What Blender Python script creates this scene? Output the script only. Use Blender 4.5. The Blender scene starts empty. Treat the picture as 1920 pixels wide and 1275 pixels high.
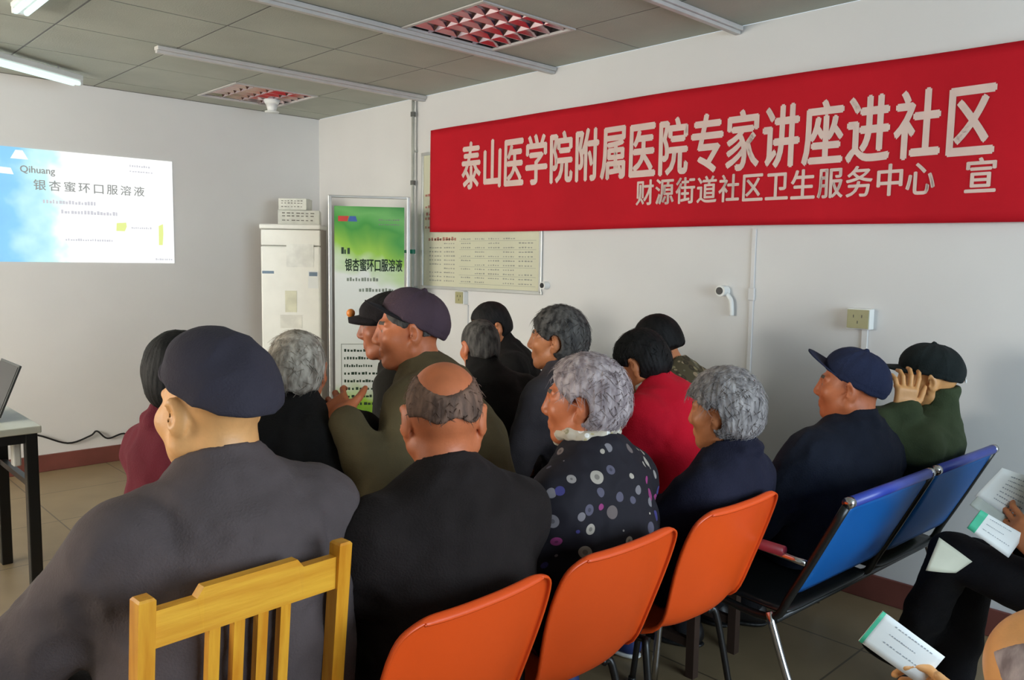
import bpy, bmesh, math, random
import numpy as np
from mathutils import Vector, Matrix

# ------------------------------------------------------------------ camera, world, light, exposure
SC = bpy.context.scene
COL = SC.collection
CAM_H = 1.4473
YAW, PITCH, ROLL, FPX = math.radians(43.762), math.radians(5.592), math.radians(0.865), 1520.0
_f = Vector((math.sin(YAW)*math.cos(PITCH), math.cos(YAW)*math.cos(PITCH), -math.sin(PITCH)))
_r = Vector((math.cos(YAW), -math.sin(YAW), 0.0))
_u = _r.cross(_f)
_r2 = math.cos(ROLL)*_r + math.sin(ROLL)*_u
_u2 = -math.sin(ROLL)*_r + math.cos(ROLL)*_u
cam_data = bpy.data.cameras.new('camera')
cam = bpy.data.objects.new('camera', cam_data)
COL.objects.link(cam)
cam.matrix_world = Matrix(((_r2.x, _u2.x, -_f.x, 0), (_r2.y, _u2.y, -_f.y, 0), (_r2.z, _u2.z, -_f.z, CAM_H), (0, 0, 0, 1)))
cam_data.sensor_fit = 'HORIZONTAL'
cam_data.sensor_width = 36.0
cam_data.lens = FPX/1920.0*36.0
cam_data.clip_start = 0.02
SC.camera = cam

W, D, H = 3.508, 5.975, 2.566           # right wall x, front wall y, ceiling height
XL, YB = -3.0, -2.6                     # left wall, back wall

world = bpy.data.worlds.new('daylight')
SC.world = world
world.use_nodes = True
world.node_tree.nodes['Background'].inputs[0].default_value = (0.75, 0.88, 1.0, 1)
world.node_tree.nodes['Background'].inputs[1].default_value = 1.0

def area(name, loc, target, sx, sy, power, color):
    l = bpy.data.lights.new(name, 'AREA')
    l.shape = 'RECTANGLE'; l.size = sx; l.size_y = sy; l.energy = power; l.color = color
    o = bpy.data.objects.new(name, l); COL.objects.link(o)
    o.location = loc
    d = Vector(target) - Vector(loc)
    o.rotation_euler = d.to_track_quat('-Z', 'Y').to_euler()
    return o

# daylight entering by the window behind the camera, plus an added fill lamp at the left
area('daylight_back_window', (1.55, YB+0.06, 1.55), (1.55, 5, 1.0), 2.9, 1.5, 138, (0.70, 0.86, 1.0))
area('fill_left', (XL+0.06, 4.1, 1.6), (0.8, 5.9, 0.2), 3.0, 1.4, 240, (1.0, 0.955, 0.85))  # fill lamp added to brighten the front wall

SC.view_settings.view_transform = 'Standard'
SC.view_settings.look = 'None'
SC.view_settings.gamma = 1.0
SC.view_settings.use_curve_mapping = False
SC.view_settings.exposure = 0.08
SC.cycles.use_denoising = True

rng = random.Random(7)

# ------------------------------------------------------------------ materials
def srgb(r, g, b):
    def c(v):
        v /= 255.0
        return v/12.92 if v <= 0.04045 else ((v+0.055)/1.055)**2.4
    return (c(r), c(g), c(b), 1.0)

class NT:
    def __init__(self, name):
        self.m = bpy.data.materials.new(name); self.m.use_nodes = True
        self.t = self.m.node_tree; self.n = self.t.nodes; self.l = self.t.links
        self.b = self.n['Principled BSDF']
    def node(self, typ, **kw):
        x = self.n.new(typ)
        for k, v in kw.items():
            if k.startswith('in_'):
                x.inputs[k[3:].replace('_', ' ')].default_value = v
            else: setattr(x, k, v)
        return x
    def link(self, a, b): self.l.new(a, b)

def mat(name, rgb, rough=0.6, metal=0.0, var=0.10, scale=12.0, bump=0.0, bump_scale=60.0, spec=0.5, dark=None, stretch=None, sheen=0.0):
    """principled material whose colour wanders a little with object-space noise"""
    T = NT(name); b = T.b
    base = srgb(*rgb)
    tc = T.node('ShaderNodeTexCoord')
    src = tc.outputs['Object']
    if stretch:
        mp = T.node('ShaderNodeMapping'); mp.inputs['Scale'].default_value = stretch
        T.link(src, mp.inputs['Vector']); src = mp.outputs['Vector']
    nz = T.node('ShaderNodeTexNoise', in_Scale=scale, in_Detail=4.0)
    T.link(src, nz.inputs['Vector'])
    rp = T.node('ShaderNodeValToRGB')
    lo = srgb(*dark) if dark else tuple(c*(1-var) for c in base[:3])+(1,)
    hi = base if dark else tuple(min(1, c*(1+var)) for c in base[:3])+(1,)
    rp.color_ramp.elements[0].position = 0.35; rp.color_ramp.elements[0].color = lo
    rp.color_ramp.elements[1].position = 0.65; rp.color_ramp.elements[1].color = hi
    T.link(nz.outputs['Fac'], rp.inputs['Fac']); T.link(rp.outputs['Color'], b.inputs['Base Color'])
    b.inputs['Roughness'].default_value = rough; b.inputs['Metallic'].default_value = metal
    b.inputs['Specular IOR Level'].default_value = spec
    if sheen: b.inputs['Sheen Weight'].default_value = sheen
    if bump:
        n2 = T.node('ShaderNodeTexNoise', in_Scale=bump_scale, in_Detail=3.0)
        T.link(src, n2.inputs['Vector'])
        bp = T.node('ShaderNodeBump', in_Strength=bump, in_Distance=0.01)
        T.link(n2.outputs['Fac'], bp.inputs['Height']); T.link(bp.outputs['Normal'], b.inputs['Normal'])
    return T.m

def emis(name, rgb, strength):
    T = NT(name)
    T.b.inputs['Base Color'].default_value = (0, 0, 0, 1)
    T.b.inputs['Emission Color'].default_value = srgb(*rgb)
    T.b.inputs['Emission Strength'].default_value = strength
    return T.m

M = {}
M['wall'] = mat('wall_paint', (217, 215, 213), 0.75, var=0.03, scale=1.3, bump=0.05, bump_scale=40)
M['tile'] = mat('ceiling_tile', (170, 173, 161), 0.9, var=0.05, scale=3.0, bump=0.15, bump_scale=120)
M['grid'] = mat('ceiling_grid', (92, 90, 84), 0.6)
M['rail'] = mat('rail_metal', (190, 186, 182), 0.45, var=0.05)
M['base'] = mat('baseboard_paint', (112, 62, 54), 0.5, var=0.12, scale=6)
M['white'] = mat('white_plastic', (232, 232, 228), 0.4, var=0.02)
M['cream'] = mat('aged_plastic', (160, 154, 112), 0.5, var=0.06)
M['black'] = mat('black_plastic', (22, 22, 22), 0.45)
M['chrome'] = mat('chrome', (205, 205, 208), 0.18, metal=1.0, var=0.02)
M['alu'] = mat('aluminium', (196, 196, 192), 0.38, metal=0.6, var=0.03)
M['green_valve'] = mat('green_valve', (20, 120, 90), 0.4)
M['paper'] = mat('paper', (232, 234, 232), 0.7, var=0.02)

# ------------------------------------------------------------------ object helpers
def link(o, parent=None):
    COL.objects.link(o)
    if parent is not None: o.parent = parent
    return o

def mesh_obj(name, me, m, parent=None, smooth=False):
    if m is not None:
        for k in (m if isinstance(m, (list, tuple)) else [m]): me.materials.append(k)
    if smooth and len(me.polygons):
        me.polygons.foreach_set('use_smooth', np.ones(len(me.polygons), dtype=bool))
    o = bpy.data.objects.new(name, me)
    return link(o, parent)

def from_bm(name, bm, m, parent=None, smooth=False):
    me = bpy.data.meshes.new(name)
    bmesh.ops.recalc_face_normals(bm, faces=bm.faces)
    bm.to_mesh(me); bm.free()
    return mesh_obj(name, me, m, parent, smooth)

def tag(o, label, cat, group=None, kind=None):
    o['label'] = label; o['category'] = cat
    if group: o['group'] = group
    if kind: o['kind'] = kind
    return o

def thing(name, label, cat, loc=(0, 0, 0), rz=0.0, group=None):
    o = bpy.data.objects.new(name, None); COL.objects.link(o)
    o.empty_display_size = 0.1
    o.location = loc; o.rotation_euler = (0, 0, rz)
    return tag(o, label, cat, group)

def struct(o):
    o['kind'] = 'structure'; return o

def add_box(bm, c, s, rot=None, bev=0.0):
    r = bmesh.ops.create_cube(bm, size=1.0)
    vs = r['verts']
    bmesh.ops.scale(bm, vec=s, verts=vs)
    if bev > 0:
        es = list({e for v in vs for e in v.link_edges})
        rb = bmesh.ops.bevel(bm, geom=es, offset=bev, segments=2, affect='EDGES', profile=0.5)
        vs = list({v for f in rb['faces'] for v in f.verts} | {v for v in vs if v.is_valid})
    if rot is not None: bmesh.ops.rotate(bm, cent=(0, 0, 0), matrix=rot, verts=vs)
    bmesh.ops.translate(bm, vec=c, verts=vs)
    return vs

def box(name, c, s, m, parent=None, rot=None, bev=0.0):
    bm = bmesh.new(); add_box(bm, c, s, rot, bev)
    return from_bm(name, bm, m, parent)

def add_tube(bm, pts, r, seg=10, caps=True, radii=None):
    pts = [Vector(p) for p in pts]
    rings = []
    prev = None
    for i, p in enumerate(pts):
        a = pts[max(0, i-1)]; b = pts[min(len(pts)-1, i+1)]
        t = (b-a).normalized()
        if prev is None:
            ref = Vector((0, 0, 1)) if abs(t.z) < 0.9 else Vector((1, 0, 0))
            n = t.cross(ref).normalized()
        else:
            n = (prev - t*prev.dot(t)).normalized()
        prev = n
        bn = t.cross(n)
        rr = radii[i] if radii else r
        rings.append([bm.verts.new(p + rr*(math.cos(2*math.pi*k/seg)*n + math.sin(2*math.pi*k/seg)*bn)) for k in range(seg)])
    for a, b in zip(rings, rings[1:]):
        for k in range(seg):
            bm.faces.new((a[k], a[(k+1) % seg], b[(k+1) % seg], b[k]))
    if caps:
        bm.faces.new(rings[0][::-1]); bm.faces.new(rings[-1])

def smooth_path(pts, n=6):
    """Catmull-Rom through the points"""
    P = [Vector(p) for p in pts]
    P = [2*P[0]-P[1]] + P + [2*P[-1]-P[-2]]
    out = []
    for i in range(1, len(P)-2):
        for k in range(n):
            t = k/n
            a, b, c, d = P[i-1], P[i], P[i+1], P[i+2]
            out.append(0.5*((2*b)+(c-a)*t+(2*a-5*b+4*c-d)*t*t+(3*b-a-3*c+d)*t**3))
    out.append(P[-2])
    return out

def tube(name, pts, r, m, parent=None, seg=10, smooth=True):
    bm = bmesh.new(); add_tube(bm, pts, r, seg)
    return from_bm(name, bm, m, parent, smooth)

def text_mesh(s, bold=0.0):
    """mesh (verts, faces) of a string, one unit high, from Blender's own font"""
    cu = bpy.data.curves.new('lettering', 'FONT')
    cu.body = s; cu.size = 1.0; cu.offset = bold; cu.resolution_u = 3
    o = bpy.data.objects.new('lettering', cu); COL.objects.link(o)
    dg = bpy.context.evaluated_depsgraph_get(); dg.update()
    me = bpy.data.meshes.new_from_object(o.evaluated_get(dg), depsgraph=dg)
    v = [tuple(x.co) for x in me.vertices]; f = [tuple(p.vertices) for p in me.polygons]
    bpy.data.objects.remove(o); bpy.data.curves.remove(cu); bpy.data.meshes.remove(me)
    return v, f

_glyphs = {}
def add_text(bm, chars, fn, bold=0.02):
    """chars: list of (char, u0, v0, width, height); fn maps (u, v) to a 3D point; bold strokes come from shifted copies"""
    sh = [(0, 0)] if bold <= 0 else [(-bold, 0), (bold, 0), (0, bold*0.6), (0, -bold*0.6)]
    for ch, u0, v0, w, h in chars:
        if ch not in _glyphs: _glyphs[ch] = text_mesh(ch)
        v, f = _glyphs[ch]
        if not v: continue
        xs = [p[0] for p in v]; ys = [p[1] for p in v]
        x0, x1, y0, y1 = min(xs), max(xs), min(ys), max(ys)
        if len(ch) == 1 and ord(ch) > 0x2000:   # full-width sign: scale from its em box so flat signs keep their shape
            x0, x1, y0, y1 = min(x0, 0.04), max(x1, 0.92), min(y0, -0.05), max(y1, 0.83)
        for dx, dy in sh:
            bv = [bm.verts.new(fn(u0 + w*(p[0]+dx-x0)/(x1-x0), v0 + h*(p[1]+dy-y0)/max(1e-6, y1-y0))) for p in v]
            for q in f:
                try: bm.faces.new([bv[i] for i in q])
                except ValueError: pass

# ------------------------------------------------------------------ the room
def plane_box(name, lo, hi, m):
    c = [(a+b)/2 for a, b in zip(lo, hi)]; s = [b-a for a, b in zip(lo, hi)]
    return struct(box(name, c, s, m))

def floor_material():
    T = NT('floor_tile')
    tc = T.node('ShaderNodeTexCoord')
    br = T.node('ShaderNodeTexBrick', offset=0.0)
    br.inputs['Scale'].default_value = 1.0
    br.inputs['Brick Width'].default_value = 0.6; br.inputs['Row Height'].default_value = 0.6
    br.inputs['Mortar Size'].default_value = 0.004
    br.inputs['Color1'].default_value = srgb(150, 131, 100); br.inputs['Color2'].default_value = srgb(143, 124, 94)
    br.inputs['Mortar'].default_value = srgb(96, 84, 66)
    T.link(tc.outputs['Object'], br.inputs['Vector'])
    nz = T.node('ShaderNodeTexNoise', in_Scale=5.0, in_Detail=6.0)
    T.link(tc.outputs['Object'], nz.inputs['Vector'])
    mx = T.node('ShaderNodeMix', data_type='RGBA', blend_type='MULTIPLY')
    mx.inputs[0].default_value = 0.35
    T.link(br.outputs['Color'], mx.inputs[6]); T.link(nz.outputs['Fac'], mx.inputs[7])
    T.link(mx.outputs[2], T.b.inputs['Base Color'])
    T.b.inputs['Roughness'].default_value = 0.42
    return T.m

plane_box('floor', (XL-0.2, YB-0.2, -0.1), (W+0.2, D+0.2, 0.0), floor_material())
plane_box('wall_front', (XL-0.2, D, 0), (W+0.2, D+0.15, H), M['wall'])
plane_box('wall_right', (W, YB-0.2, 0), (W+0.15, D, H), M['wall'])

def wall_with_window(name, axis, pos, thick, a0, a1, w0, w1, z0, z1):
    """a wall along 'axis' with one window opening"""
    bm = bmesh.new()
    def piece(u0, u1, v0, v1):
        if axis == 'x': add_box(bm, ((u0+u1)/2, pos+thick/2, (v0+v1)/2), (u1-u0, abs(thick), v1-v0))
        else: add_box(bm, (pos+thick/2, (u0+u1)/2, (v0+v1)/2), (abs(thick), u1-u0, v1-v0))
    piece(a0, w0, 0, H); piece(w1, a1, 0, H); piece(w0, w1, 0, z0); piece(w0, w1, z1, H)
    return struct(from_bm(name, bm, M['wall']))

wall_with_window('wall_back', 'x', YB, -0.2, XL-0.2, W, 0.05, 3.05, 0.8, 2.3)
wall_with_window('wall_left', 'y', XL, -0.2, YB, D, 2.6, 5.6, 0.9, 2.3)  # opening made for the added left window
glass = NT('window_glass')
glass.b.inputs['Base Color'].default_value = (1, 1, 1, 1)
glass.b.inputs['Transmission Weight'].default_value = 1.0
glass.b.inputs['Roughness'].default_value = 0.0
glass.b.inputs['IOR'].default_value = 1.05
M['glass'] = glass.m
def window(name, axis, pos, w0, w1, z0, z1):
    r = bpy.data.objects.new(name, None); COL.objects.link(r); struct(r)
    bm = bmesh.new(); t = 0.05
    def piece(u0, u1, v0, v1):
        c = ((u0+u1)/2, pos, (v0+v1)/2) if axis == 'x' else (pos, (u0+u1)/2, (v0+v1)/2)
        s = (u1-u0, 0.07, v1-v0) if axis == 'x' else (0.07, u1-u0, v1-v0)
        add_box(bm, c, s)
    piece(w0, w1, z0, z0+t); piece(w0, w1, z1-t, z1)
    for u in (w0, w0+(w1-w0)/3-t/2, w0+(w1-w0)*2/3-t/2, w1-t): piece(u, u+t, z0+t, z1-t)
    from_bm('window_frame', bm, M['white'], r)
    c = ((w0+w1)/2, pos, (z0+z1)/2) if axis == 'x' else (pos, (w0+w1)/2, (z0+z1)/2)
    s = (w1-w0-.02, 0.006, z1-z0-.02) if axis == 'x' else (0.006, w1-w0-.02, z1-z0-.02)
    box('window_pane', c, s, M['glass'], r)
    return r
window('window_1', 'x', YB-0.1, 0.05, 3.05, 0.8, 2.3)
window('added_window_2', 'y', XL-0.1, 2.6, 5.6, 0.9, 2.3)  # unseen window added to go with the left fill lamp

# suspended ceiling: a slab whose tiles are inset between dark joints, openings for the two louvre lights
GX, GY, T6 = 1.204, 2.123, 0.6
LIGHTS = [(2.404, 2.723), (2.404, 5.123)]
def build_ceiling():
    bm = bmesh.new(); bg = bmesh.new()
    g = 0.0055
    xs = [GX + T6*i for i in range(-7, 5)]; ys = [GY + T6*j for j in range(-8, 7)]
    xs = [XL] + [x for x in xs if XL < x < W-0.02] + [W]
    ys = [YB] + [y for y in ys if YB < y < D-0.02] + [D]
    for x0, x1 in zip(xs, xs[1:]):
        for y0, y1 in zip(ys, ys[1:]):
            if any(abs(x0-lx) < 0.01 and abs(y0-ly) < 0.01 for lx, ly in LIGHTS): continue
            add_box(bm, ((x0+x1)/2, (y0+y1)/2, H+0.01), (x1-x0-2*g, y1-y0-2*g, 0.02))
    for x in xs[1:-1]: add_box(bg, (x, (YB+D)/2, H+0.004), (2*g+0.004, D-YB, 0.006))
    for y in ys[1:-1]: add_box(bg, ((XL+W)/2, y, H+0.005), (W-XL, 2*g+0.004, 0.006))
    add_box(bg, ((XL+W)/2, D-0.009, H+0.003), (W-XL, 0.018, 0.008))
    c = struct(from_bm('ceiling', bm, M['tile']))
    struct(from_bm('ceiling_grid', bg, M['grid'], c))
    bs = bmesh.new(); add_box(bs, ((XL+W)/2, (YB+D)/2, H+0.22), (W-XL+0.4, D-YB+0.4, 0.1))
    struct(from_bm('ceiling_slab', bs, M['wall'], c))
build_ceiling()

struct(box('baseboard_front', ((XL+W)/2, D-0.008, 0.057), (W-XL, 0.016, 0.114), M['base'], bev=0.004))
struct(box('baseboard_right', (W-0.008, (YB+D)/2, 0.057), (0.016, D-YB-0.04, 0.114), M['base'], bev=0.004))

# rails fixed under the ceiling, running across the room to the right wall
for i, (y, x0) in enumerate([(2.14, XL), (3.345, XL), (4.57, 1.70)]):
    bm = bmesh.new()
    x1 = W-0.004
    add_box(bm, ((x0+x1)/2, y, H-0.012), (x1-x0, 0.055, 0.022), bev=0.004)
    add_box(bm, ((x0+x1)/2, y, H-0.030), (x1-x0, 0.028, 0.016), bev=0.003)
    struct(from_bm('trim_%d' % (i+1), bm, M['rail']))

# ------------------------------------------------------------------ louvre ceiling lights
M['louvre'] = mat('louvre_metal', (214, 192, 196), 0.14, metal=1.0, var=0.04)
M['lamp_in'] = mat('lamp_inner', (84, 80, 80), 0.3, metal=0.7)
M['tube_off'] = mat('fluorescent_tube', (225, 222, 222), 0.3)
def louvre_light(x, y, label):
    r = thing('ceiling_light', label, 'light', (x+0.3, y+0.3, H), group='louvre ceiling lights')
    bm = bmesh.new()
    for sx in (-1, 1):
        add_box(bm, (sx*0.291, 0, 0.0), (0.018, 0.6, 0.012)); add_box(bm, (0, sx*0.291, 0.0), (0.564, 0.018, 0.012))
    from_bm('frame', bm, M['rail'], r)
    bm = bmesh.new()
    add_box(bm, (0, 0, 0.116), (0.58, 0.58, 0.004))
    for sx in (-1, 1):
        add_box(bm, (sx*0.288, 0, 0.06), (0.004, 0.58, 0.11)); add_box(bm, (0, sx*0.288, 0.06), (0.572, 0.004, 0.11))
    from_bm('housing', bm, M['lamp_in'], r)
    # parabolic louvre: three long V blades and cross blades
    bm = bmesh.new()
    def blade(cx, cy, L, alongx, hgt):
        w = 0.020
        prof = [(-w, 0.045), (-w*0.55, 0.02), (-0.002, 0.0), (0.002, 0.0), (w*0.55, 0.02), (w, 0.045)]
        a = []; b = []
        for p, z in prof:
            if alongx: a.append(bm.verts.new((cx-L/2, cy+p, z))); b.append(bm.verts.new((cx+L/2, cy+p, z)))
            else: a.append(bm.verts.new((cx+p, cy-L/2, z))); b.append(bm.verts.new((cx+p, cy+L/2, z)))
        for k in range(len(prof)-1): bm.faces.new((a[k], a[k+1], b[k+1], b[k]))
        bm.faces.new((a[-1], a[0], b[0], b[-1])); bm.faces.new(a); bm.faces.new(b[::-1])
    for k in (-0.145, 0.0, 0.145): blade(k, 0, 0.564, False, 0)
    for k in (-0.235, -0.14, -0.047, 0.047, 0.14, 0.235): blade(0, k, 0.564, True, 0)
    from_bm('louvre', bm, M['louvre'], r)
    for k in (-0.21, -0.07, 0.07, 0.21):
        tube('lamp_tube', [(k, -0.27, 0.085), (k, 0.27, 0.085)], 0.013, M['tube_off'], r)
    return r
louvre_light(*LIGHTS[0], 'square louvred ceiling light with pinkish blades between two ceiling rails, the near one')
louvre_light(*LIGHTS[1], 'square louvred ceiling light close to the front wall, behind the smoke detector')

# smoke detector under the far ceiling
r = thing('smoke_detector', 'small white detector hanging from the ceiling by the far louvred light', 'detector', (2.85, 5.50, H))
bm = bmesh.new()
bmesh.ops.create_cone(bm, cap_ends=True, segments=24, radius1=0.045, radius2=0.06, depth=0.03, matrix=Matrix.Translation((0, 0, -0.015)))
from_bm('base', bm, M['white'], r, True)
bm = bmesh.new()
bmesh.ops.create_cone(bm, cap_ends=True, segments=24, radius1=0.028, radius2=0.042, depth=0.05, matrix=Matrix.Translation((0, 0, -0.055)))
bmesh.ops.create_cone(bm, cap_ends=True, segments=24, radius1=0.05, radius2=0.05, depth=0.008, matrix=Matrix.Translation((0, 0, -0.084)))
from_bm('sensor_head', bm, M['white'], r, True)

# strip lights at the left
M['tube_on'] = emis('lit_tube', (225, 250, 245), 1.15)
def strip_light(a, b, label):
    a = Vector(a); b = Vector(b); c = (a+b)/2; d = b-a; L = d.length
    r = thing('strip_light', label, 'light', c, math.atan2(d.y, d.x))
    box('housing', (0, 0, 0.035), (L, 0.075, 0.035), M['white'], r, bev=0.006)
    for s in (-1, 1): box('lamp_holder', (s*(L/2-0.012), 0, 0.006), (0.022, 0.07, 0.03), M['white'], r, bev=0.004)
    for s in (-0.022, 0.022): tube('lamp_tube', [(-L/2+0.02, s, 0.0), (L/2-0.02, s, 0.0)], 0.013, M['tube_on'], r)
    for s in (-1, 1): tube('hanger', [(s*L*0.35, 0, 0.05), (s*L*0.35, 0, H-c.z-0.0)], 0.004, M['rail'], r)
strip_light((0.72, 5.05, 2.49), (1.60, 5.57, 2.49), 'lit white strip light hanging over the front of the room near the projected slide')
strip_light((1.00, 3.55, 2.53), (1.0, 4.30, 2.53), 'short lit strip light high at the left, only its end showing at the ceiling')

# ------------------------------------------------------------------ projected slide on the front wall
SX0, SX1, SZ0, SZ1 = 0.62, 2.313, 1.392, 2.117
def slide_material():
    T = NT('slide_light')
    tc = T.node('ShaderNodeTexCoord')
    sp = T.node('ShaderNodeSeparateXYZ'); T.link(tc.outputs['Object'], sp.inputs[0])
    nz = T.node('ShaderNodeTexNoise', in_Scale=4.5, in_Detail=3.0); T.link(tc.outputs['Object'], nz.inputs['Vector'])
    ad = T.node('ShaderNodeMath', operation='MULTIPLY_ADD'); ad.inputs[1].default_value = 0.55
    T.link(nz.outputs['Fac'], ad.inputs[0]); T.link(sp.outputs['X'], ad.inputs[2])
    rp = T.node('ShaderNodeValToRGB'); e = rp.color_ramp.elements
    e[0].position = 0.30; e[0].color = srgb(110, 176, 232)
    e[1].position = 0.95; e[1].color = srgb(252, 254, 252)
    for p, c in ((0.57, (130, 200, 240)), (0.63, (168, 222, 240)), (0.70, (196, 240, 240)), (0.76, (252, 254, 252))):
        x = e.new(p); x.color = srgb(*c)
    mp = T.node('ShaderNodeMath', operation='MULTIPLY_ADD'); mp.inputs[1].default_value = 0.6; mp.inputs[2].default_value = 0.0
    T.link(ad.outputs[0], mp.inputs[0]); T.link(mp.outputs[0], rp.inputs['Fac'])
    T.b.inputs['Base Color'].default_value = (0.05, 0.05, 0.05, 1)
    T.link(rp.outputs['Color'], T.b.inputs['Emission Color'])
    T.b.inputs['Emission Strength'].default_value = 1.05
    return T.m
r = thing('projected_slide', 'bright projected slide with blue left edge and grey title on the front wall', 'projection', (SX0, D-0.002, SZ0))
box('slide', ((SX1-SX0)/2, 0, (SZ1-SZ0)/2), (SX1-SX0, 0.003, SZ1-SZ0), slide_material(), r)
M['slide_grey'] = emis('slide_grey_ink', (150, 152, 150), 1.0)
M['slide_pale'] = emis('slide_pale_ink', (205, 205, 212), 1.0)
M['slide_lime'] = emis('slide_lime_ink', (230, 240, 150), 1.0)
M['slide_white'] = emis('slide_white_ink', (252, 255, 255), 1.05)
def sl(u, v): return (u-SX0, -0.0025, v-SZ0)
bm = bmesh.new()
title = '银杏蜜环口服溶液'
for i, ch in enumerate(title):
    u = 1.425 + i*0.0885
    add_text(bm, [(ch, u, 1.857, 0.070, 0.066)], sl, 0.014)
from_bm('title_lettering', bm, M['slide_grey'], r)
bm = bmesh.new()
add_text(bm, [('Qihuang', 1.352, 1.950, 0.20, 0.056)], sl, 0.02)
from_bm('heading_lettering', bm, M['slide_grey'], r)
def dashes(bm, u0, u1, v, h, fn, n, rr):
    """lines of print too small to read: short strokes of uneven width"""
    st = (u1-u0)/n
    for k in range(n):
        w = st*rr.uniform(0.45, 0.85); a = u0+k*st
        hh = h*rr.uniform(0.6, 1.0)
        vs = [bm.verts.new(fn(*p)) for p in ((a, v), (a+w, v), (a+w, v+hh), (a, v+hh))]
        bm.faces.new(vs)
rr = random.Random(3)
bm = bmesh.new()
dashes(bm, 1.475, 1.80, 1.775, 0.026, sl, 17, rr); dashes(bm, 1.58, 1.94, 1.713, 0.026, sl, 18, rr)
dashes(bm, 1.60, 1.90, 1.535, 0.016, sl, 20, rr); dashes(bm, 2.02, 2.16, 1.630, 0.014, sl, 10, rr)
dashes(bm, 2.02, 2.16, 2.055, 0.018, sl, 9, rr); dashes(bm, 2.02, 2.18, 2.02, 0.012, sl, 9, rr)
dashes(bm, 2.18, 2.30, 1.412, 0.016, sl, 9, rr)
from_bm('small_print', bm, M['slide_pale'], r)
bm = bmesh.new()
for (u, v, w, h) in ((1.92, 1.61, 0.07, 0.06), (2.205, 1.52, 0.034, 0.15)):
    bm.faces.new([bm.verts.new(sl(*p)) for p in ((u, v), (u+w*0.8, v), (u+w, v+h*0.55), (u+w*0.95, v+h), (u+0.05*w, v+h*0.9))])
from_bm('lime_mark', bm, M['slide_lime'], r)
bm = bmesh.new()
bm.faces.new([bm.verts.new(sl(*p)) for p in ((1.30, 2.045), (1.40, 2.045), (1.37, 2.10), (1.33, 2.10))])
bm.faces.new([bm.verts.new(sl(*p)) for p in ((1.19, 1.95), (1.315, 1.945), (1.30, 1.985), (1.19, 1.99))])
from_bm('white_mark', bm, M['slide_white'], r)

# ------------------------------------------------------------------ red banner on the right wall
BY0, BY1 = 0.35, 4.45
def bz_top(y): return 2.318 + (2.281-2.318)*(4.44-y)/3.5 + 0.010*math.sin((y-0.9)*0.9)
def bz_bot(y): return 1.632 + (1.623-1.632)*(4.46-y)/3.56 - 0.004*math.sin(y*2.2)
def bwave(y, z):
    t = (z-1.62)/0.7
    return 0.034 + 0.005*math.sin(y*3.1+0.6) + 0.004*math.sin(y*7.3+t*2.0) + 0.003*math.exp(-((y-1.04-0.02*t)/0.03)**2)*max(0.0, 0.35-t)
M['banner'] = mat('banner_cloth', (184, 22, 36), 0.75, var=0.06, scale=2.0, bump=0.05, bump_scale=300, spec=0.15)
M['banner_ink'] = mat('banner_lettering', (214, 188, 178), 0.6, var=0.03)
def bpt(u, v, off=0.0):
    """u metres along the banner from its left end, v metres up from its lower edge at 1.63"""
    y = 4.45-u
    return (W - bwave(y, v) - off, y, v)
r = thing('banner', 'long red cloth banner with pale Chinese lettering hung along the right wall', 'banner', (0, 0, 0))
bm = bmesh.new(); N1, N2 = 200, 16
grid = []
for i in range(N1+1):
    y = BY1 + (BY0-BY1)*i/N1
    col = []
    for j in range(N2+1):
        z = bz_bot(y) + (bz_top(y)-bz_bot(y))*j/N2
        col.append(bm.verts.new((W - bwave(y, z), y, z)))
    grid.append(col)
for i in range(N1):
    for j in range(N2): bm.faces.new((grid[i][j], grid[i+1][j], grid[i+1][j+1], grid[i][j+1]))
ban = from_bm('cloth', bm, M['banner'], r, True)
md = ban.modifiers.new('thick', 'SOLIDIFY'); md.thickness = 0.002; md.offset = 0.0
bm = bmesh.new()
main = '泰山医学院附属医院专家讲座进社区'
n = len(main); y_a, y_b = 4.115, 0.985
pitch = (y_a-y_b)/n
for i, ch in enumerate(main):
    y = y_a - i*pitch; f = i/(n-1)
    zb = 1.908 + (1.884-1.908)*f; zt = 2.200 + (2.150-2.200)*f
    add_text(bm, [(ch, 4.45-y, zb, pitch*0.88, zt-zb)], lambda u, v: bpt(u, v, 0.0042), 0.032)
sub = '财源街道社区卫生服务中心'
n = len(sub); y_a, y_b = 2.685, 1.195; pitch = (y_a-y_b)/n
for i, ch in enumerate(sub):
    y = y_a - i*pitch
    add_text(bm, [(ch, 4.45-y, 1.748-0.010*i/n, pitch*0.88, 0.128)], lambda u, v: bpt(u, v, 0.0042), 0.022)
add_text(bm, [('宣', 4.45-1.098, 1.736, 0.108, 0.130)], lambda u, v: bpt(u, v, 0.0042), 0.022)
from_bm('lettering', bm, M['banner_ink'], r)

# ------------------------------------------------------------------ notice board behind the banner's left end
M['board'] = mat('board_sheet', (206, 204, 178), 0.35, var=0.04, scale=3)
M['board_ink'] = mat('board_print', (150, 150, 138), 0.6)
M['board_red'] = mat('board_red_print', (178, 120, 104), 0.6)
r = thing('notice_board', 'framed notice board with printed tables, partly hidden behind the red banner', 'notice board', (W, 0, 0))
y0, y1, z0, z1 = 3.415, 4.575, 1.255, 2.17
box('sheet', (-0.006, (y0+y1)/2, (z0+z1)/2), (0.006, y1-y0, z1-z0), M['board'], r)
bm = bmesh.new()
for (c, s) in (((-0.008, (y0+y1)/2, z0), (0.016, y1-y0+0.03, 0.022)), ((-0.008, (y0+y1)/2, z1), (0.016, y1-y0+0.03, 0.022)),
               ((-0.008, y0, (z0+z1)/2), (0.016, 0.022, z1-z0)), ((-0.008, y1, (z0+z1)/2), (0.016, 0.022, z1-z0))):
    add_box(bm, c, s, bev=0.003)
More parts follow.
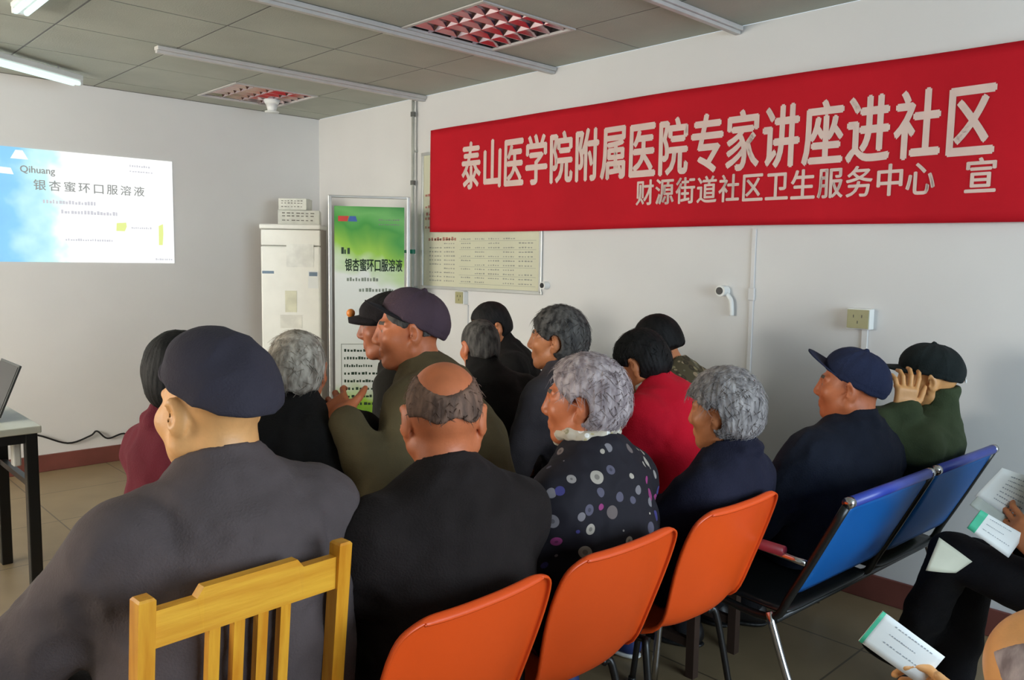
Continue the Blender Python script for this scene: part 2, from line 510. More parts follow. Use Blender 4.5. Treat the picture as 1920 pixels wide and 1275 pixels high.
from_bm('frame', bm, M['alu'], r)
bm = bmesh.new(); rr = random.Random(5)
def nb(u, v): return (-0.0098, 4.575-u, v)
for k, (u0, u1) in enumerate(((0.08, 0.22), (0.24, 0.36), (0.42, 0.52), (0.56, 0.66), (0.69, 0.80), (0.83, 0.94), (0.97, 1.10))):
    for v in np.arange(1.30, 1.60, 0.028):
        if rr.random() < 0.85: dashes(bm, u0, u1, float(v), 0.009, nb, 5, rr)
for v in np.arange(1.29, 1.62, 0.056):
    bm.faces.new([bm.verts.new(nb(*p)) for p in ((0.40, v), (1.12, v), (1.12, v+0.002), (0.40, v+0.002))])
from_bm('printed_table', bm, M['board_ink'], r)
bm = bmesh.new(); dashes(bm, 0.07, 0.38, 1.575, 0.026, nb, 10, rr); dashes(bm, 0.04, 0.10, 1.75, 0.02, nb, 2, rr)
for v in (1.66, 1.72, 1.80, 1.88): dashes(bm, 0.03, 0.09, v, 0.02, nb, 2, rr)
from_bm('red_heading', bm, M['board_red'], r)

# standing pipe with a green valve left of the board
r = thing('heating_pipe', 'thin vertical pipe with a green valve on the right wall left of the notice board', 'pipe', (W-0.035, 4.655, 0))
M['pipe'] = mat('pipe_paint', (176, 176, 166), 0.45)
tube('pipe', [(0, 0, 0.10), (0, 0, H)], 0.0115, M['pipe'], r)
for z in (2.45, 1.98, 1.50):
    bm = bmesh.new(); bmesh.ops.create_cone(bm, cap_ends=True, segments=16, radius1=0.018, radius2=0.018, depth=0.03, matrix=Matrix.Translation((0, 0, z)))
    if z == 1.50:
        bmesh.ops.create_cone(bm, cap_ends=True, segments=16, radius1=0.012, radius2=0.012, depth=0.05, matrix=Matrix.Translation((-0.025, 0, z)) @ Matrix.Rotation(math.pi/2, 4, 'Y'))
        add_box(bm, (-0.05, 0, z), (0.012, 0.055, 0.022), bev=0.004)
        from_bm('valve', bm, M['green_valve'], r)
    else: from_bm('coupling', bm, M['grid'], r)
bm = bmesh.new()
for z in (0.5, 1.25, 2.2): add_box(bm, (0.022, 0, z), (0.026, 0.022, 0.012))
from_bm('bracket', bm, M['pipe'], r)

# wall fittings on the right wall
def wall_socket(name, y, z, w, h, d, face, label, cat='socket'):
    r = thing(name, label, cat, (W, y, z))
    box('body', (-d/2, 0, 0), (d, w, h), M['white'], r, bev=0.003)
    box('face_plate', (-d-0.003, 0, 0), (0.006, w-0.008, h-0.008), face, r, bev=0.002)
    bm = bmesh.new()
    for a, b in ((-0.016, 0.012), (0.016, 0.012), (0, -0.014)): add_box(bm, (-d-0.0065, a*w/0.09, b*h/0.09), (0.001, 0.003, 0.012))
    from_bm('slot', bm, M['black'], r)
    return r
wall_socket('wall_socket', 1.478, 1.221, 0.10, 0.088, 0.045, M['cream'], 'surface mounted yellowed socket on the right wall above the navy cap')
wall_socket('light_switch', 4.132, 1.197, 0.085, 0.085, 0.04, M['cream'], 'small yellowed switch box just under the notice board', 'switch')
def duct(name, y, z0, z1, w, label, joint=None):
    r = thing(name, label, 'cable duct', (W, y, z0))
    box('cover', (-0.005, 0, (z1-z0)/2), (0.010, w, z1-z0), M['wall'], r, bev=0.002)
    if joint: box('joint', (-0.008, 0, joint-z0), (0.016, w+0.012, 0.06), M['wall'], r, bev=0.003)
duct('cable_duct', 1.462, 0.115, 1.176, 0.026, 'short white cable duct rising from the floor to the yellowed socket')
duct('cable_duct', 2.008, 0.115, 1.615, 0.020, 'thin white vertical cable duct on the right wall from the banner down', 1.305)
duct('cable_duct', 4.09, 0.115, 1.15, 0.016, 'narrow white cable duct below the small switch box')
def wall_hole(y, z, s, label, tail):
    r = thing('wall_bracket', label, 'bracket', (W, y, z))
    bm = bmesh.new()
    bmesh.ops.create_cone(bm, cap_ends=True, segments=24, radius1=0.027*s, radius2=0.027*s, depth=0.05*s, matrix=Matrix.Translation((-0.025*s, 0, 0)) @ Matrix.Rotation(math.pi/2, 4, 'Y'))
    from_bm('socket_tube', bm, M['white'], r, False)
    bm = bmesh.new()
    bmesh.ops.create_cone(bm, cap_ends=True, segments=24, radius1=0.018*s, radius2=0.018*s, depth=0.004, matrix=Matrix.Translation((-0.0515*s, 0.002, 0)) @ Matrix.Rotation(math.pi/2, 4, 'Y'))
    from_bm('dark_opening', bm, M['black'], r)
    if tail: tube('hanging_plug', smooth_path([(-0.02, -0.018, -0.012), (-0.02, -0.044, -0.045), (-0.02, -0.050, -0.085), (-0.018, -0.050, -0.118)]), 0.012, M['white'], r)
wall_hole(2.155, 1.316, 1.0, 'round white wall fitting with dark opening and a plug hanging from it', True)
wall_hole(3.366, 1.303, 0.85, 'round white wall fitting with dark opening at the notice board corner', False)

# ------------------------------------------------------------------ cable along the front wall
pts = [(0.95, 0.30), (1.20, 0.295), (1.38, 0.255), (1.56, 0.175), (1.70, 0.205), (1.746, 0.232), (1.813, 0.172), (1.92, 0.192), (2.01, 0.145), (2.25, 0.15), (2.5, 0.13)]
tag(tube('cable', smooth_path([(x, D-0.022, z) for x, z in pts]), 0.006, M['black']), 'black cable looping along the front wall above the baseboard', 'cable')

# ------------------------------------------------------------------ desk with laptop at the left edge
M['desk_top'] = mat('desk_top', (205, 208, 196), 0.35, var=0.04)
M['desk_leg'] = mat('desk_steel', (24, 24, 22), 0.4)
r = thing('desk', 'pale topped desk on black steel legs at the left edge by the front wall', 'desk', (0.30, 4.02, 0))
box('desktop', (0, 0, 0.725), (1.16, 0.60, 0.030), M['desk_top'], r, bev=0.004)
for sx in (-1, 1):
    for sy in (-1, 1): box('leg', (sx*0.545, sy*0.265, 0.355), (0.045, 0.045, 0.71), M['desk_leg'], r, bev=0.004)
bm = bmesh.new()
for sy in (-1, 1): add_box(bm, (0, sy*0.265, 0.69), (1.05, 0.03, 0.04))
for sx in (-1, 1): add_box(bm, (sx*0.545, 0, 0.69), (0.03, 0.49, 0.04)); add_box(bm, (sx*0.545, 0, 0.49), (0.025, 0.49, 0.025))
from_bm('frame_rail', bm, M['desk_leg'], r)
box('side_panel', (0.40, 0.10, 0.58), (0.02, 0.32, 0.20), M['desk_leg'], r)
r = thing('power_adapter', 'white adapter hanging under the pale desk top at the left edge', 'adapter', (0.80, 3.80, 0.60))
box('body', (0, 0, 0.02), (0.03, 0.05, 0.10), M['white'], r, bev=0.006)
tube('cord', smooth_path([(0, 0, 0.07), (0.0, 0.0, 0.10), (0, 0.01, 0.108)]), 0.003, M['white'], r)
# laptop seen from the side/back
M['lap'] = mat('laptop_shell', (54, 57, 55), 0.4, var=0.06)
M['lap_edge'] = mat('laptop_edge', (30, 31, 31), 0.4)
r = thing('laptop', 'open dark grey laptop standing on the desk at the left edge', 'laptop', (0.650, 4.05, 0.74), math.radians(-90))
box('base', (0, 0, 0.011), (0.33, 0.23, 0.020), M['lap_edge'], r, bev=0.003)
rot = Matrix.Rotation(math.radians(-22), 3, 'X')
def lp(y, z): return Vector((0, 0.0, 0)) + rot @ Vector((0, y, z)) + Vector((0, 0.115, 0.02))
lid = box('screen', lp(0, 0.115), (0.33, 0.010, 0.23), M['lap'], r, rot=rot, bev=0.003)
box('bezel', lp(-0.0062, 0.115), (0.31, 0.002, 0.21), M['lap_edge'], lid, rot=rot)
bm = bmesh.new()
for i in range(12):
    for j in range(4): add_box(bm, (-0.135+i*0.0245, -0.03+j*0.024, 0.0225), (0.020, 0.019, 0.003))
from_bm('keyboard', bm, M['black'], r)

# ------------------------------------------------------------------ standing air conditioner in the corner
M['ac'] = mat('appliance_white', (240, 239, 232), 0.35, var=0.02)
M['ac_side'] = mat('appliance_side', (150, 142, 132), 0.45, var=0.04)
M['label_cream'] = mat('energy_label', (216, 214, 190), 0.6)
M['label_blue'] = mat('blue_print', (110, 130, 150), 0.6)
AX, AY = 3.05, 5.58
r = thing('air_conditioner', 'tall white standing air conditioner in the corner left of the green poster', 'air conditioner', (AX, AY, 0), math.radians(-40))
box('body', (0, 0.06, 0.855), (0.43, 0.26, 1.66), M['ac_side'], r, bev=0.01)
box('front_panel', (0, -0.085, 0.78), (0.435, 0.04, 1.50), M['ac'], r, bev=0.012)
box('top_cap', (0, 0.03, 1.672), (0.445, 0.31, 0.036), M['ac'], r, bev=0.01)
ol = box('outlet_panel', (0, -0.085, 1.592), (0.43, 0.035, 0.116), M['ac'], r, bev=0.006)
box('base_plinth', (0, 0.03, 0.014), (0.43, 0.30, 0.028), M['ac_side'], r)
box('notice_sheet', (0.07, -0.1062, 1.46), (0.20, 0.002, 0.17), mat('pale_notice', (232, 232, 226), 0.6), r)
box('energy_sticker', (0.0, -0.1062, 1.12), (0.085, 0.002, 0.16), M['label_cream'], r)
box('sticker', (-0.0, -0.1062, 0.97), (0.16, 0.002, 0.10), mat('pale_sticker', (226, 224, 214), 0.6), r)
box('badge', (-0.165, -0.1062, 1.335), (0.085, 0.002, 0.020), M['label_blue'], r)
s = box('warranty_sticker', (0.165, -0.1062, 1.285), (0.075, 0.002, 0.13), M['paper'], r)
box('print', (0, -0.1076, 1.325), (0.06, 0.001, 0.03), M['label_blue'], s).location = (0.165, 0, 0)
# cartons stacked on the air conditioner
M['carton'] = mat('white_carton', (214, 214, 204), 0.6, var=0.08, scale=18)
M['carton_ink'] = mat('carton_print', (120, 118, 108), 0.6)
def carton(loc, s, rz, label):
    r = thing('carton', label, 'box', loc, rz-0.35, 'cartons on the air conditioner')
    box('box_body', (0, 0, s[2]/2), s, M['carton'], r, bev=0.003)
    bm = bmesh.new(); rr = random.Random(int(s[0]*1000))
    for v in (0.25, 0.55, 0.75):
        dashes(bm, -s[0]*0.4, s[0]*0.4, s[2]*v, s[2]*0.09, lambda u, w: (u, -s[1]/2-0.001, w), 7, rr)
    from_bm('print', bm, M['carton_ink'], r)
    box('tape', (0, 0, s[2]+0.0006), (s[0]+0.001, 0.03, 0.001), M['cream'], r)
carton((AX+0.075, AY+0.03, 1.692), (0.30, 0.22, 0.105), math.radians(-14), 'wide low white carton lying on top of the air conditioner')
carton((AX+0.05, AY+0.05, 1.80), (0.21, 0.17, 0.085), math.radians(-24), 'smaller white carton stacked topmost above the air conditioner')

# ------------------------------------------------------------------ green poster on a door-shaped stand
def poster_material():
    T = NT('poster_print')
    tc = T.node('ShaderNodeTexCoord')
    sp = T.node('ShaderNodeSeparateXYZ'); T.link(tc.outputs['Object'], sp.inputs[0])
    wv = T.node('ShaderNodeTexNoise', in_Scale=3.2, in_Detail=1.5, in_Distortion=1.2); T.link(tc.outputs['Object'], wv.inputs['Vector'])
    a = T.node('ShaderNodeMath', operation='MULTIPLY_ADD'); a.inputs[1].default_value = 0.28
    T.link(wv.outputs['Fac'], a.inputs[0]); T.link(sp.outputs['Z'], a.inputs[2])
    b = T.node('ShaderNodeMath', operation='MULTIPLY_ADD'); b.inputs[1].default_value = 0.34
    T.link(sp.outputs['X'], b.inputs[0]); T.link(a.outputs[0], b.inputs[2])
    mr = T.node('ShaderNodeMapRange'); mr.inputs['From Min'].default_value = 0.0; mr.inputs['From Max'].default_value = 2.0
    T.link(b.outputs[0], mr.inputs['Value'])
    rp = T.node('ShaderNodeValToRGB'); e = rp.color_ramp.elements
    e[0].position = 0.20; e[0].color = srgb(40, 130, 40)
    e[1].position = 0.99; e[1].color = srgb(56, 140, 60)
    for p, c in ((0.28, (150, 190, 60)), (0.36, (222, 226, 222)), (0.725, (222, 226, 222)), (0.80, (150, 196, 70)), (0.88, (66, 150, 60)), (0.93, (110, 178, 96))):
        x = e.new(p); x.color = srgb(*c)
    T.link(mr.outputs[0], rp.inputs['Fac']); T.link(rp.outputs['Color'], T.b.inputs['Base Color'])
    T.b.inputs['Roughness'].default_value = 0.4
    return T.m
PW, PH = 0.49, 1.80
PX, PY = 3.075, 4.60
r = thing('poster_stand', 'green and white poster in a slim door-shaped metal stand beside the air conditioner', 'poster stand', (PX, PY, 0), math.radians(-34))
bm = bmesh.new()
for sx in (-1, 1): add_box(bm, (sx*(PW/2+0.012), 0, PH/2+0.03), (0.022, 0.03, PH+0.06), bev=0.004)
add_box(bm, (0, 0, PH+0.052), (PW+0.046, 0.022, 0.016), bev=0.003)
add_box(bm, (0, 0, 0.03), (PW, 0.025, 0.03), bev=0.003)
from_bm('frame', bm, M['alu'], r)
for sx in (-1, 1): box('foot', (sx*(PW/2+0.012), 0, 0.010), (0.04, 0.34, 0.018), M['alu'], r, bev=0.004)
box('poster', (0, 0, 0.07+PH/2-0.04), (PW-0.03, 0.003, PH-0.08), poster_material(), r)
M['ink'] = mat('dark_green_ink', (34, 60, 40), 0.6)
M['ink_grey'] = mat('grey_ink', (120, 130, 116), 0.6)
M['red_ink'] = mat('red_ink', (196, 60, 50), 0.6)
M['blue_ink'] = mat('blue_ink', (60, 90, 160), 0.6)
def po(u, v): return (u, -0.0022, v)
bm = bmesh.new()
for i, ch in enumerate(title): add_text(bm, [(ch, -0.160+i*0.0475, 1.362, 0.044, 0.082)], po, 0.03)
dashes(bm, -0.185, -0.125, 1.475, 0.045, po, 3, random.Random(2))
rr = random.Random(11)
for k in range(8): dashes(bm, -0.17, rr.uniform(0.02, 0.16), 0.82-k*0.052, 0.020, po, 12, rr)
from_bm('title_lettering', bm, M['ink'], r)
bm = bmesh.new()
dashes(bm, -0.15, 0.06, 1.295, 0.026, po, 11, rr); dashes(bm, -0.07, 0.19, 1.225, 0.026, po, 12, rr)
dashes(bm, 0.06, 0.20, 1.70, 0.010, po, 9, rr); dashes(bm, 0.06, 0.20, 1.67, 0.010, po, 9, rr)
for (a, b, c, d) in ((-0.19, -0.19+0.004, 0.36, 0.87), (-0.19, 0.2, 0.87, 0.874)):
    bm.faces.new([bm.verts.new(po(*p)) for p in ((a, c), (b, c), (b, d), (a, d))])
from_bm('small_print', bm, M['ink_grey'], r)
bm = bmesh.new(); bm.faces.new([bm.verts.new(po(*p)) for p in ((-0.205, 1.69), (-0.145, 1.69), (-0.135, 1.725), (-0.205, 1.725))])
from_bm('red_mark', bm, M['red_ink'], r)
bm = bmesh.new(); bm.faces.new([bm.verts.new(po(*p)) for p in ((-0.14, 1.69), (-0.08, 1.69), (-0.09, 1.725), (-0.13, 1.725))])
from_bm('blue_mark', bm, M['blue_ink'], r)

# ------------------------------------------------------------------ seats
def grid_mesh(name, rows, m, parent, thick=0.004, offset=0.0, sub=1, close=False):
    bm = bmesh.new()
    g = [[bm.verts.new(p) for p in row] for row in rows]
    for a, b in zip(g, g[1:]):
        for k in range(len(a)-1): bm.faces.new((a[k], b[k], b[k+1], a[k+1]))
    me = bpy.data.meshes.new(name); bmesh.ops.recalc_face_normals(bm, faces=bm.faces); bm.to_mesh(me); bm.free()
    o = mesh_obj(name, me, m, parent, True)
    if sub:
        s = o.modifiers.new('sub', 'SUBSURF'); s.levels = sub; s.render_levels = sub
    sd = o.modifiers.new('thick', 'SOLIDIFY'); sd.thickness = thick; sd.offset = offset
    return o

M['orange'] = mat('orange_plastic', (236, 84, 24), 0.38, var=0.03, scale=5)
M['orange_screw'] = mat('screw_cap', (210, 130, 90), 0.4)
M['black_tube'] = mat('black_steel', (26, 25, 25), 0.35)
# profile of the plastic shell, front edge of the seat to the top of the back: (y, z, half width, dish, edge lip)
SHELL = [(0.215, 0.405, 0.185, 0.000, -0.012), (0.20, 0.432, 0.200, 0.004, -0.012), (0.12, 0.440, 0.212, 0.014, -0.006),
         (0.02, 0.428, 0.214, 0.020, 0.000), (-0.08, 0.420, 0.206, 0.024, 0.006), (-0.150, 0.432, 0.190, 0.030, 0.012),
         (-0.190, 0.475, 0.186, 0.034, 0.012), (-0.212, 0.540, 0.196, 0.036, 0.008), (-0.232, 0.620, 0.210, 0.032, 0.004),
         (-0.252, 0.700, 0.216, 0.026, 0.0), (-0.269, 0.762, 0.208, 0.020, 0.0), (-0.275, 0.785, 0.196, 0.016, 0.0), (-0.279, 0.798, 0.178, 0.013, 0.0), (-0.281, 0.805, 0.155, 0.010, 0.0)]
def orange_chair(x, y, rz, label, first=[None], hgt=1.0):
    if first[0] is None:
        r = thing('plastic_chair', label, 'chair', (x, y, 0), rz, 'orange plastic chairs in the back row')
        rows = []
        nU = 13
        for i, (py, pz, hw, dish, lip) in enumerate(SHELL):
            a = SHELL[max(0, i-1)]; b = SHELL[min(len(SHELL)-1, i+1)]
            t = Vector((0, b[0]-a[0], b[1]-a[1])).normalized()
            nrm = Vector((0, -t.z, t.y))            # towards the sitter
            if nrm.y < 0 and i > 5: nrm = -nrm
            if i <= 5 and nrm.z < 0: nrm = -nrm
            row = []
            for k in range(nU):
                u = -1 + 2*k/(nU-1)
                row.append(Vector((u*hw, py, pz)) + nrm*dish*(u*u)**1.2)
            back = nrm*0.020
            row = [row[0]-back+Vector((0.002, 0, 0)), row[0]-back*0.4-Vector((0.004, 0, 0))] + row[1:-1] + [row[-1]-back*0.4+Vector((0.004, 0, 0)), row[-1]-back-Vector((0.002, 0, 0))]
            rows.append(row)
        last = rows[-1]; n_ = len(last)
        def edge(k): return min(k, n_-1-k)
        rows.append([p + Vector(((0, 0, 0.001), (0, -0.004, 0.002), (0, -0.008, 0.003))[min(2, edge(k))]) for k, p in enumerate(last)])
        rows.append([p + Vector(((0, -0.003, -0.003), (0, -0.013, -0.006), (0, -0.020, -0.010))[min(2, edge(k))]) for k, p in enumerate(last)])
        grid_mesh('seat_shell', rows, M['orange'], r, 0.005, 0.0, 1)
        bm = bmesh.new()
        for sx in (-1, 1):
            add_tube(bm, smooth_path([(sx*0.15, 0.16, 0.408), (sx*0.165, 0.0, 0.394), (sx*0.15, -0.10, 0.394)]), 0.0095, 8)
        add_tube(bm, [(-0.155, 0.08, 0.397), (0.155, 0.08, 0.397)], 0.0095, 8)
        from_bm('seat_frame', bm, M['black_tube'], r, True)
        for sx in (-1, 1):
            for sy in (1, -1):
                top_y = 0.15 if sy > 0 else -0.09
                lg = tube('leg', smooth_path([(sx*0.155, top_y, 0.398), (sx*0.175, top_y+sy*0.02, 0.36), (sx*0.205, top_y+sy*0.085, 0.014)]), 0.0105, M['black_tube'], r, 8)
                bm = bmesh.new()
                bmesh.ops.create_cone(bm, cap_ends=True, segments=12, radius1=0.015, radius2=0.013, depth=0.03, matrix=Matrix.Translation((sx*0.205, top_y+sy*0.085, 0.015)))
                from_bm('foot_cap', bm, M['black'], lg, True)
        first[0] = r
        return r
    r = dup(first[0], (x, y, 0), rz, label)
    return r

def dup(root, loc, rz, label):
    r = root.copy(); COL.objects.link(r); r.location = loc; r.rotation_euler = (0, 0, rz); r['label'] = label
    for ch in list(root.children):
        c = ch.copy(); COL.objects.link(c); c.parent = r
        for g in list(ch.children):
            d = g.copy(); COL.objects.link(d); d.parent = c
    return r

orange_chair(0.995, 1.395, math.radians(2), 'orange plastic chair beside the yellow wooden chair, under the balding man in black')
orange_chair(1.455, 1.400, math.radians(0), 'orange plastic chair under the woman in the flowered jacket, between two others')
orange_chair(1.945, 1.395, math.radians(-1), 'orange plastic chair next to the blue bench, under the grey haired person in navy')

# yellow wooden chair, front left
M['yellow_wood'] = mat('yellow_varnished_wood', (232, 168, 50), 0.35, var=0.0, scale=3.0, dark=(206, 132, 30), stretch=(14, 14, 1.2), bump=0.05, bump_scale=20)
M['yellow_wood_x'] = mat('yellow_varnished_rail', (236, 176, 56), 0.35, var=0.0, scale=3.0, dark=(212, 142, 36), stretch=(1.2, 14, 14), bump=0.05, bump_scale=20)
r = thing('wooden_chair', 'yellow varnished wooden chair with slatted back under the man in the flat cap', 'chair', (0.592, 1.515, 0), math.radians(3))
CW = 0.362; HT = 0.925
def slant(z): return -0.20 - 0.055*max(0, (z-0.44))/0.5
for sx in (-1, 1):
    bm = bmesh.new()
    rows = []
    for z in (0.0, 0.44, HT-0.004, HT):
        yy = slant(z); hw = 0.0135 if z < HT else 0.0105
        rows.append([bm.verts.new((sx*CW/2+a*hw, yy+b*(hw+0.003), z)) for a, b in ((-1, -1), (1, -1), (1, 1), (-1, 1))])
    for a, b in zip(rows, rows[1:]):
        for k in range(4): bm.faces.new((a[k], a[(k+1) % 4], b[(k+1) % 4], b[k]))
    bm.faces.new(rows[0][::-1]); bm.faces.new(rows[-1])
    from_bm('back_post', bm, M['yellow_wood'], r)
    box('front_leg', (sx*CW/2, 0.185, 0.21), (0.034, 0.034, 0.42), M['yellow_wood'], r, bev=0.003)
# top rail with a raised middle
bm = bmesh.new()
prof = [(-CW/2+0.014, 0.0), (-0.098, 0.0), (-0.086, 0.016), (0.086, 0.016), (0.098, 0.0), (CW/2-0.014, 0.0)]
zt, zb = HT-0.026, HT-0.088
fr = [[], []]
for k, yo in enumerate((-0.010, 0.010)):
    for x, dz in prof: fr[k].append((bm.verts.new((x, slant(0.88)+yo, zt+dz)), bm.verts.new((x, slant(0.84)+yo, zb))))
for k in range(len(prof)-1):
    for q in (0, 1): bm.faces.new((fr[q][k][0], fr[q][k+1][0], fr[q][k+1][1], fr[q][k][1]))
    for e in (0, 1): bm.faces.new((fr[0][k][e], fr[0][k+1][e], fr[1][k+1][e], fr[1][k][e]))
for k in (0, -1): bm.faces.new((fr[0][k][0], fr[0][k][1], fr[1][k][1], fr[1][k][0]))
from_bm('top_rail', bm, M['yellow_wood_x'], r)
for k, x in enumerate((-0.066, -0.022, 0.022, 0.066)):
    z0, z1 = 0.50, zb+0.004
    bm = bmesh.new()
    for a, b in (((x-0.0098, -0.008), (x+0.0098, 0.008)),):
        q = [[bm.verts.new((u, slant(z)+v, z)) for u, v in ((a[0], a[1]), (b[0], a[1]), (b[0], b[1]), (a[0], b[1]))] for z in (z0, z1)]
        for i in range(4): bm.faces.new((q[0][i], q[0][(i+1) % 4], q[1][(i+1) % 4], q[1][i]))
        bm.faces.new(q[0][::-1]); bm.faces.new(q[1])
    from_bm('slat', bm, M['yellow_wood'], r)
box('lower_back_rail', (0, slant(0.48), 0.485), (CW-0.03, 0.020, 0.040), M['yellow_wood_x'], r)
box('seat', (0, -0.0, 0.431), (CW+0.035, 0.385, 0.022), M['yellow_wood_x'], r, bev=0.005)
for sy in (0.185, -0.19): box('apron', (0, sy, 0.395), (CW-0.03, 0.018, 0.045), M['yellow_wood_x'], r)
for sx in (-1, 1):
    box('side_apron', (sx*CW/2, 0, 0.395), (0.018, 0.34, 0.045), M['yellow_wood'], r)
    box('stretcher', (sx*CW/2, 0, 0.16), (0.016, 0.35, 0.028), M['yellow_wood'], r)

# blue two-seat waiting bench on a chrome frame
def translucent(name, rgb, tr, rough=0.35):
    T = NT(name)
    tl = T.node('ShaderNodeBsdfTranslucent'); tl.inputs[0].default_value = srgb(*rgb)
    mx = T.node('ShaderNodeMixShader'); mx.inputs[0].default_value = tr
    nz = T.node('ShaderNodeTexNoise', in_Scale=6.0); tc = T.node('ShaderNodeTexCoord')
    T.link(tc.outputs['Object'], nz.inputs['Vector'])
    hs = T.node('ShaderNodeHueSaturation'); hs.inputs['Color'].default_value = srgb(*rgb)
    mr = T.node('ShaderNodeMapRange'); mr.inputs['To Min'].default_value = 0.88; mr.inputs['To Max'].default_value = 1.12
    T.link(nz.outputs['Fac'], mr.inputs['Value']); T.link(mr.outputs[0], hs.inputs['Value'])
    T.link(hs.outputs[0], T.b.inputs['Base Color']); T.b.inputs['Roughness'].default_value = rough
    T.link(T.b.outputs[0], mx.inputs[1]); T.link(tl.outputs[0], mx.inputs[2])
    T.link(mx.outputs[0], T.n['Material Output'].inputs[0])
    return T.m
M['blue'] = translucent('blue_vinyl', (40, 130, 212), 0.52)
M['blue_roll'] = mat('blue_roll', (54, 72, 168), 0.35, var=0.05)
M['blue_frame'] = mat('dark_frame', (24, 26, 26), 0.35)
M['red_pad'] = mat('red_arm_pad', (140, 34, 44), 0.4)
r = thing('waiting_bench', 'two seat bench with blue translucent backs and chrome frame by the right wall', 'bench', (2.655, 1.195, 0), math.radians(-3))
BX = [(-0.475, 0.045), (0.095, 0.585)]
def bk(z): return -0.10 - 0.20*(z-0.40)/0.40         # back plane leaning to the rear
for x0, x1 in BX:
    rows = []
    for i in range(9):
        z = 0.49 + 0.30*i/8
        rows.append([(x0+(x1-x0)*k/6, bk(z) - 0.03*math.sin(math.pi*k/6)*math.sin(math.pi*(i/8)) - 0.004, z) for k in range(7)])
    grid_mesh('backrest', rows, M['blue'], r, 0.004, 0.0, 1)
    rows = []
    for i in range(8):
        y = -0.13 + 0.46*i/7
        rows.append([(x0+(x1-x0)*k/6, y, 0.425 - 0.025*math.sin(math.pi*i/7)*math.sin(math.pi*k/6) + 0.02*(i/7)) for k in range(7)])
    grid_mesh('seat', rows, M['blue_frame'], r, 0.006, 0.0, 1)
    tube('top_roll', [(x0+0.01, bk(0.80), 0.802), (x1-0.01, bk(0.80), 0.802)], 0.016, M['blue_roll'], r, 14)
    for xx, sg in ((x0, 1), (x1, -1)):
        bm = bmesh.new()
        add_tube(bm, [(xx-0.008*sg, bk(0.80), 0.802), (xx+0.012*sg, bk(0.80), 0.802)], 0.0165, 14)
        from_bm('end_cap', bm, M['chrome'], r, True)
for xx in (-0.480, 0.070, 0.592):
    tube('back_post', smooth_path([(xx, 0.32, 0.43), (xx, 0.1, 0.405), (xx, -0.085, 0.405), (xx, bk(0.5), 0.5), (xx, bk(0.79), 0.79)]), 0.012, M['blue_frame'], r, 10)
for xx in (-0.485, 0.597):
    tube('front_leg', smooth_path([(xx, 0.30, 0.60), (xx, 0.31, 0.45), (xx, 0.34, 0.012)]), 0.012, M['chrome'], r, 10)
    tube('rear_leg', smooth_path([(xx, -0.08, 0.42), (xx, -0.16, 0.22), (xx, -0.27, 0.012)]), 0.012, M['chrome'], r, 10)
    tube('armrest', smooth_path([(xx, bk(0.60)+0.01, 0.600), (xx, 0.05, 0.612), (xx, 0.24, 0.612), (xx, 0.30, 0.598)]), 0.010, M['chrome'], r, 10)
    tube('arm_pad', [(xx, -0.12, 0.616), (xx, 0.24, 0.618)], 0.0165, M['red_pad'], r, 12)
for yy in (-0.10, 0.30): tube('cross_bar', [(-0.485, yy, 0.402), (0.597, yy, 0.402)], 0.012, M['blue_frame'], r, 10)

# plain dark stools in the rows further in front
M['stool'] = mat('dark_stool_wood', (60, 44, 36), 0.5, var=0.15, scale=6)
def stool(x, y, h, label, first=[None]):
    if first[0] is None:
        r = thing('stool', label, 'stool', (x, y, 0), 0, 'dark stools of the front rows')
        box('seat', (0, 0, -0.014), (0.32, 0.28, 0.028), M['stool'], r, bev=0.005)
        for sx in (-1, 1):
            for sy in (-1, 1): box('leg', (sx*0.135, sy*0.115, -0.19), (0.032, 0.032, 0.324), M['stool'], r)
        for sx in (-1, 1): box('stretcher', (sx*0.135, 0, -0.25), (0.02, 0.20, 0.025), M['stool'], r)
        for sy in (-1, 1): box('apron', (0, sy*0.115, -0.06), (0.24, 0.018, 0.04), M['stool'], r)
        first[0] = r
    else: r = dup(first[0], (x, y, 0), 0, label)
    r.location = (x, y, h); r.scale = (1, 1, h/0.352)
    return r

# ------------------------------------------------------------------ signed-distance modelling of people
F32 = np.float32
def V3(*a): return np.array(a, dtype=np.float64)
def unit(v): return v/max(1e-9, np.linalg.norm(v))
def rotx(a): c, s = math.cos(a), math.sin(a); return np.array([[1, 0, 0], [0, c, -s], [0, s, c]])
def roty(a): c, s = math.cos(a), math.sin(a); return np.array([[c, 0, s], [0, 1, 0], [-s, 0, c]])
def rotz(a): c, s = math.cos(a), math.sin(a); return np.array([[c, -s, 0], [s, c, 0], [0, 0, 1]])

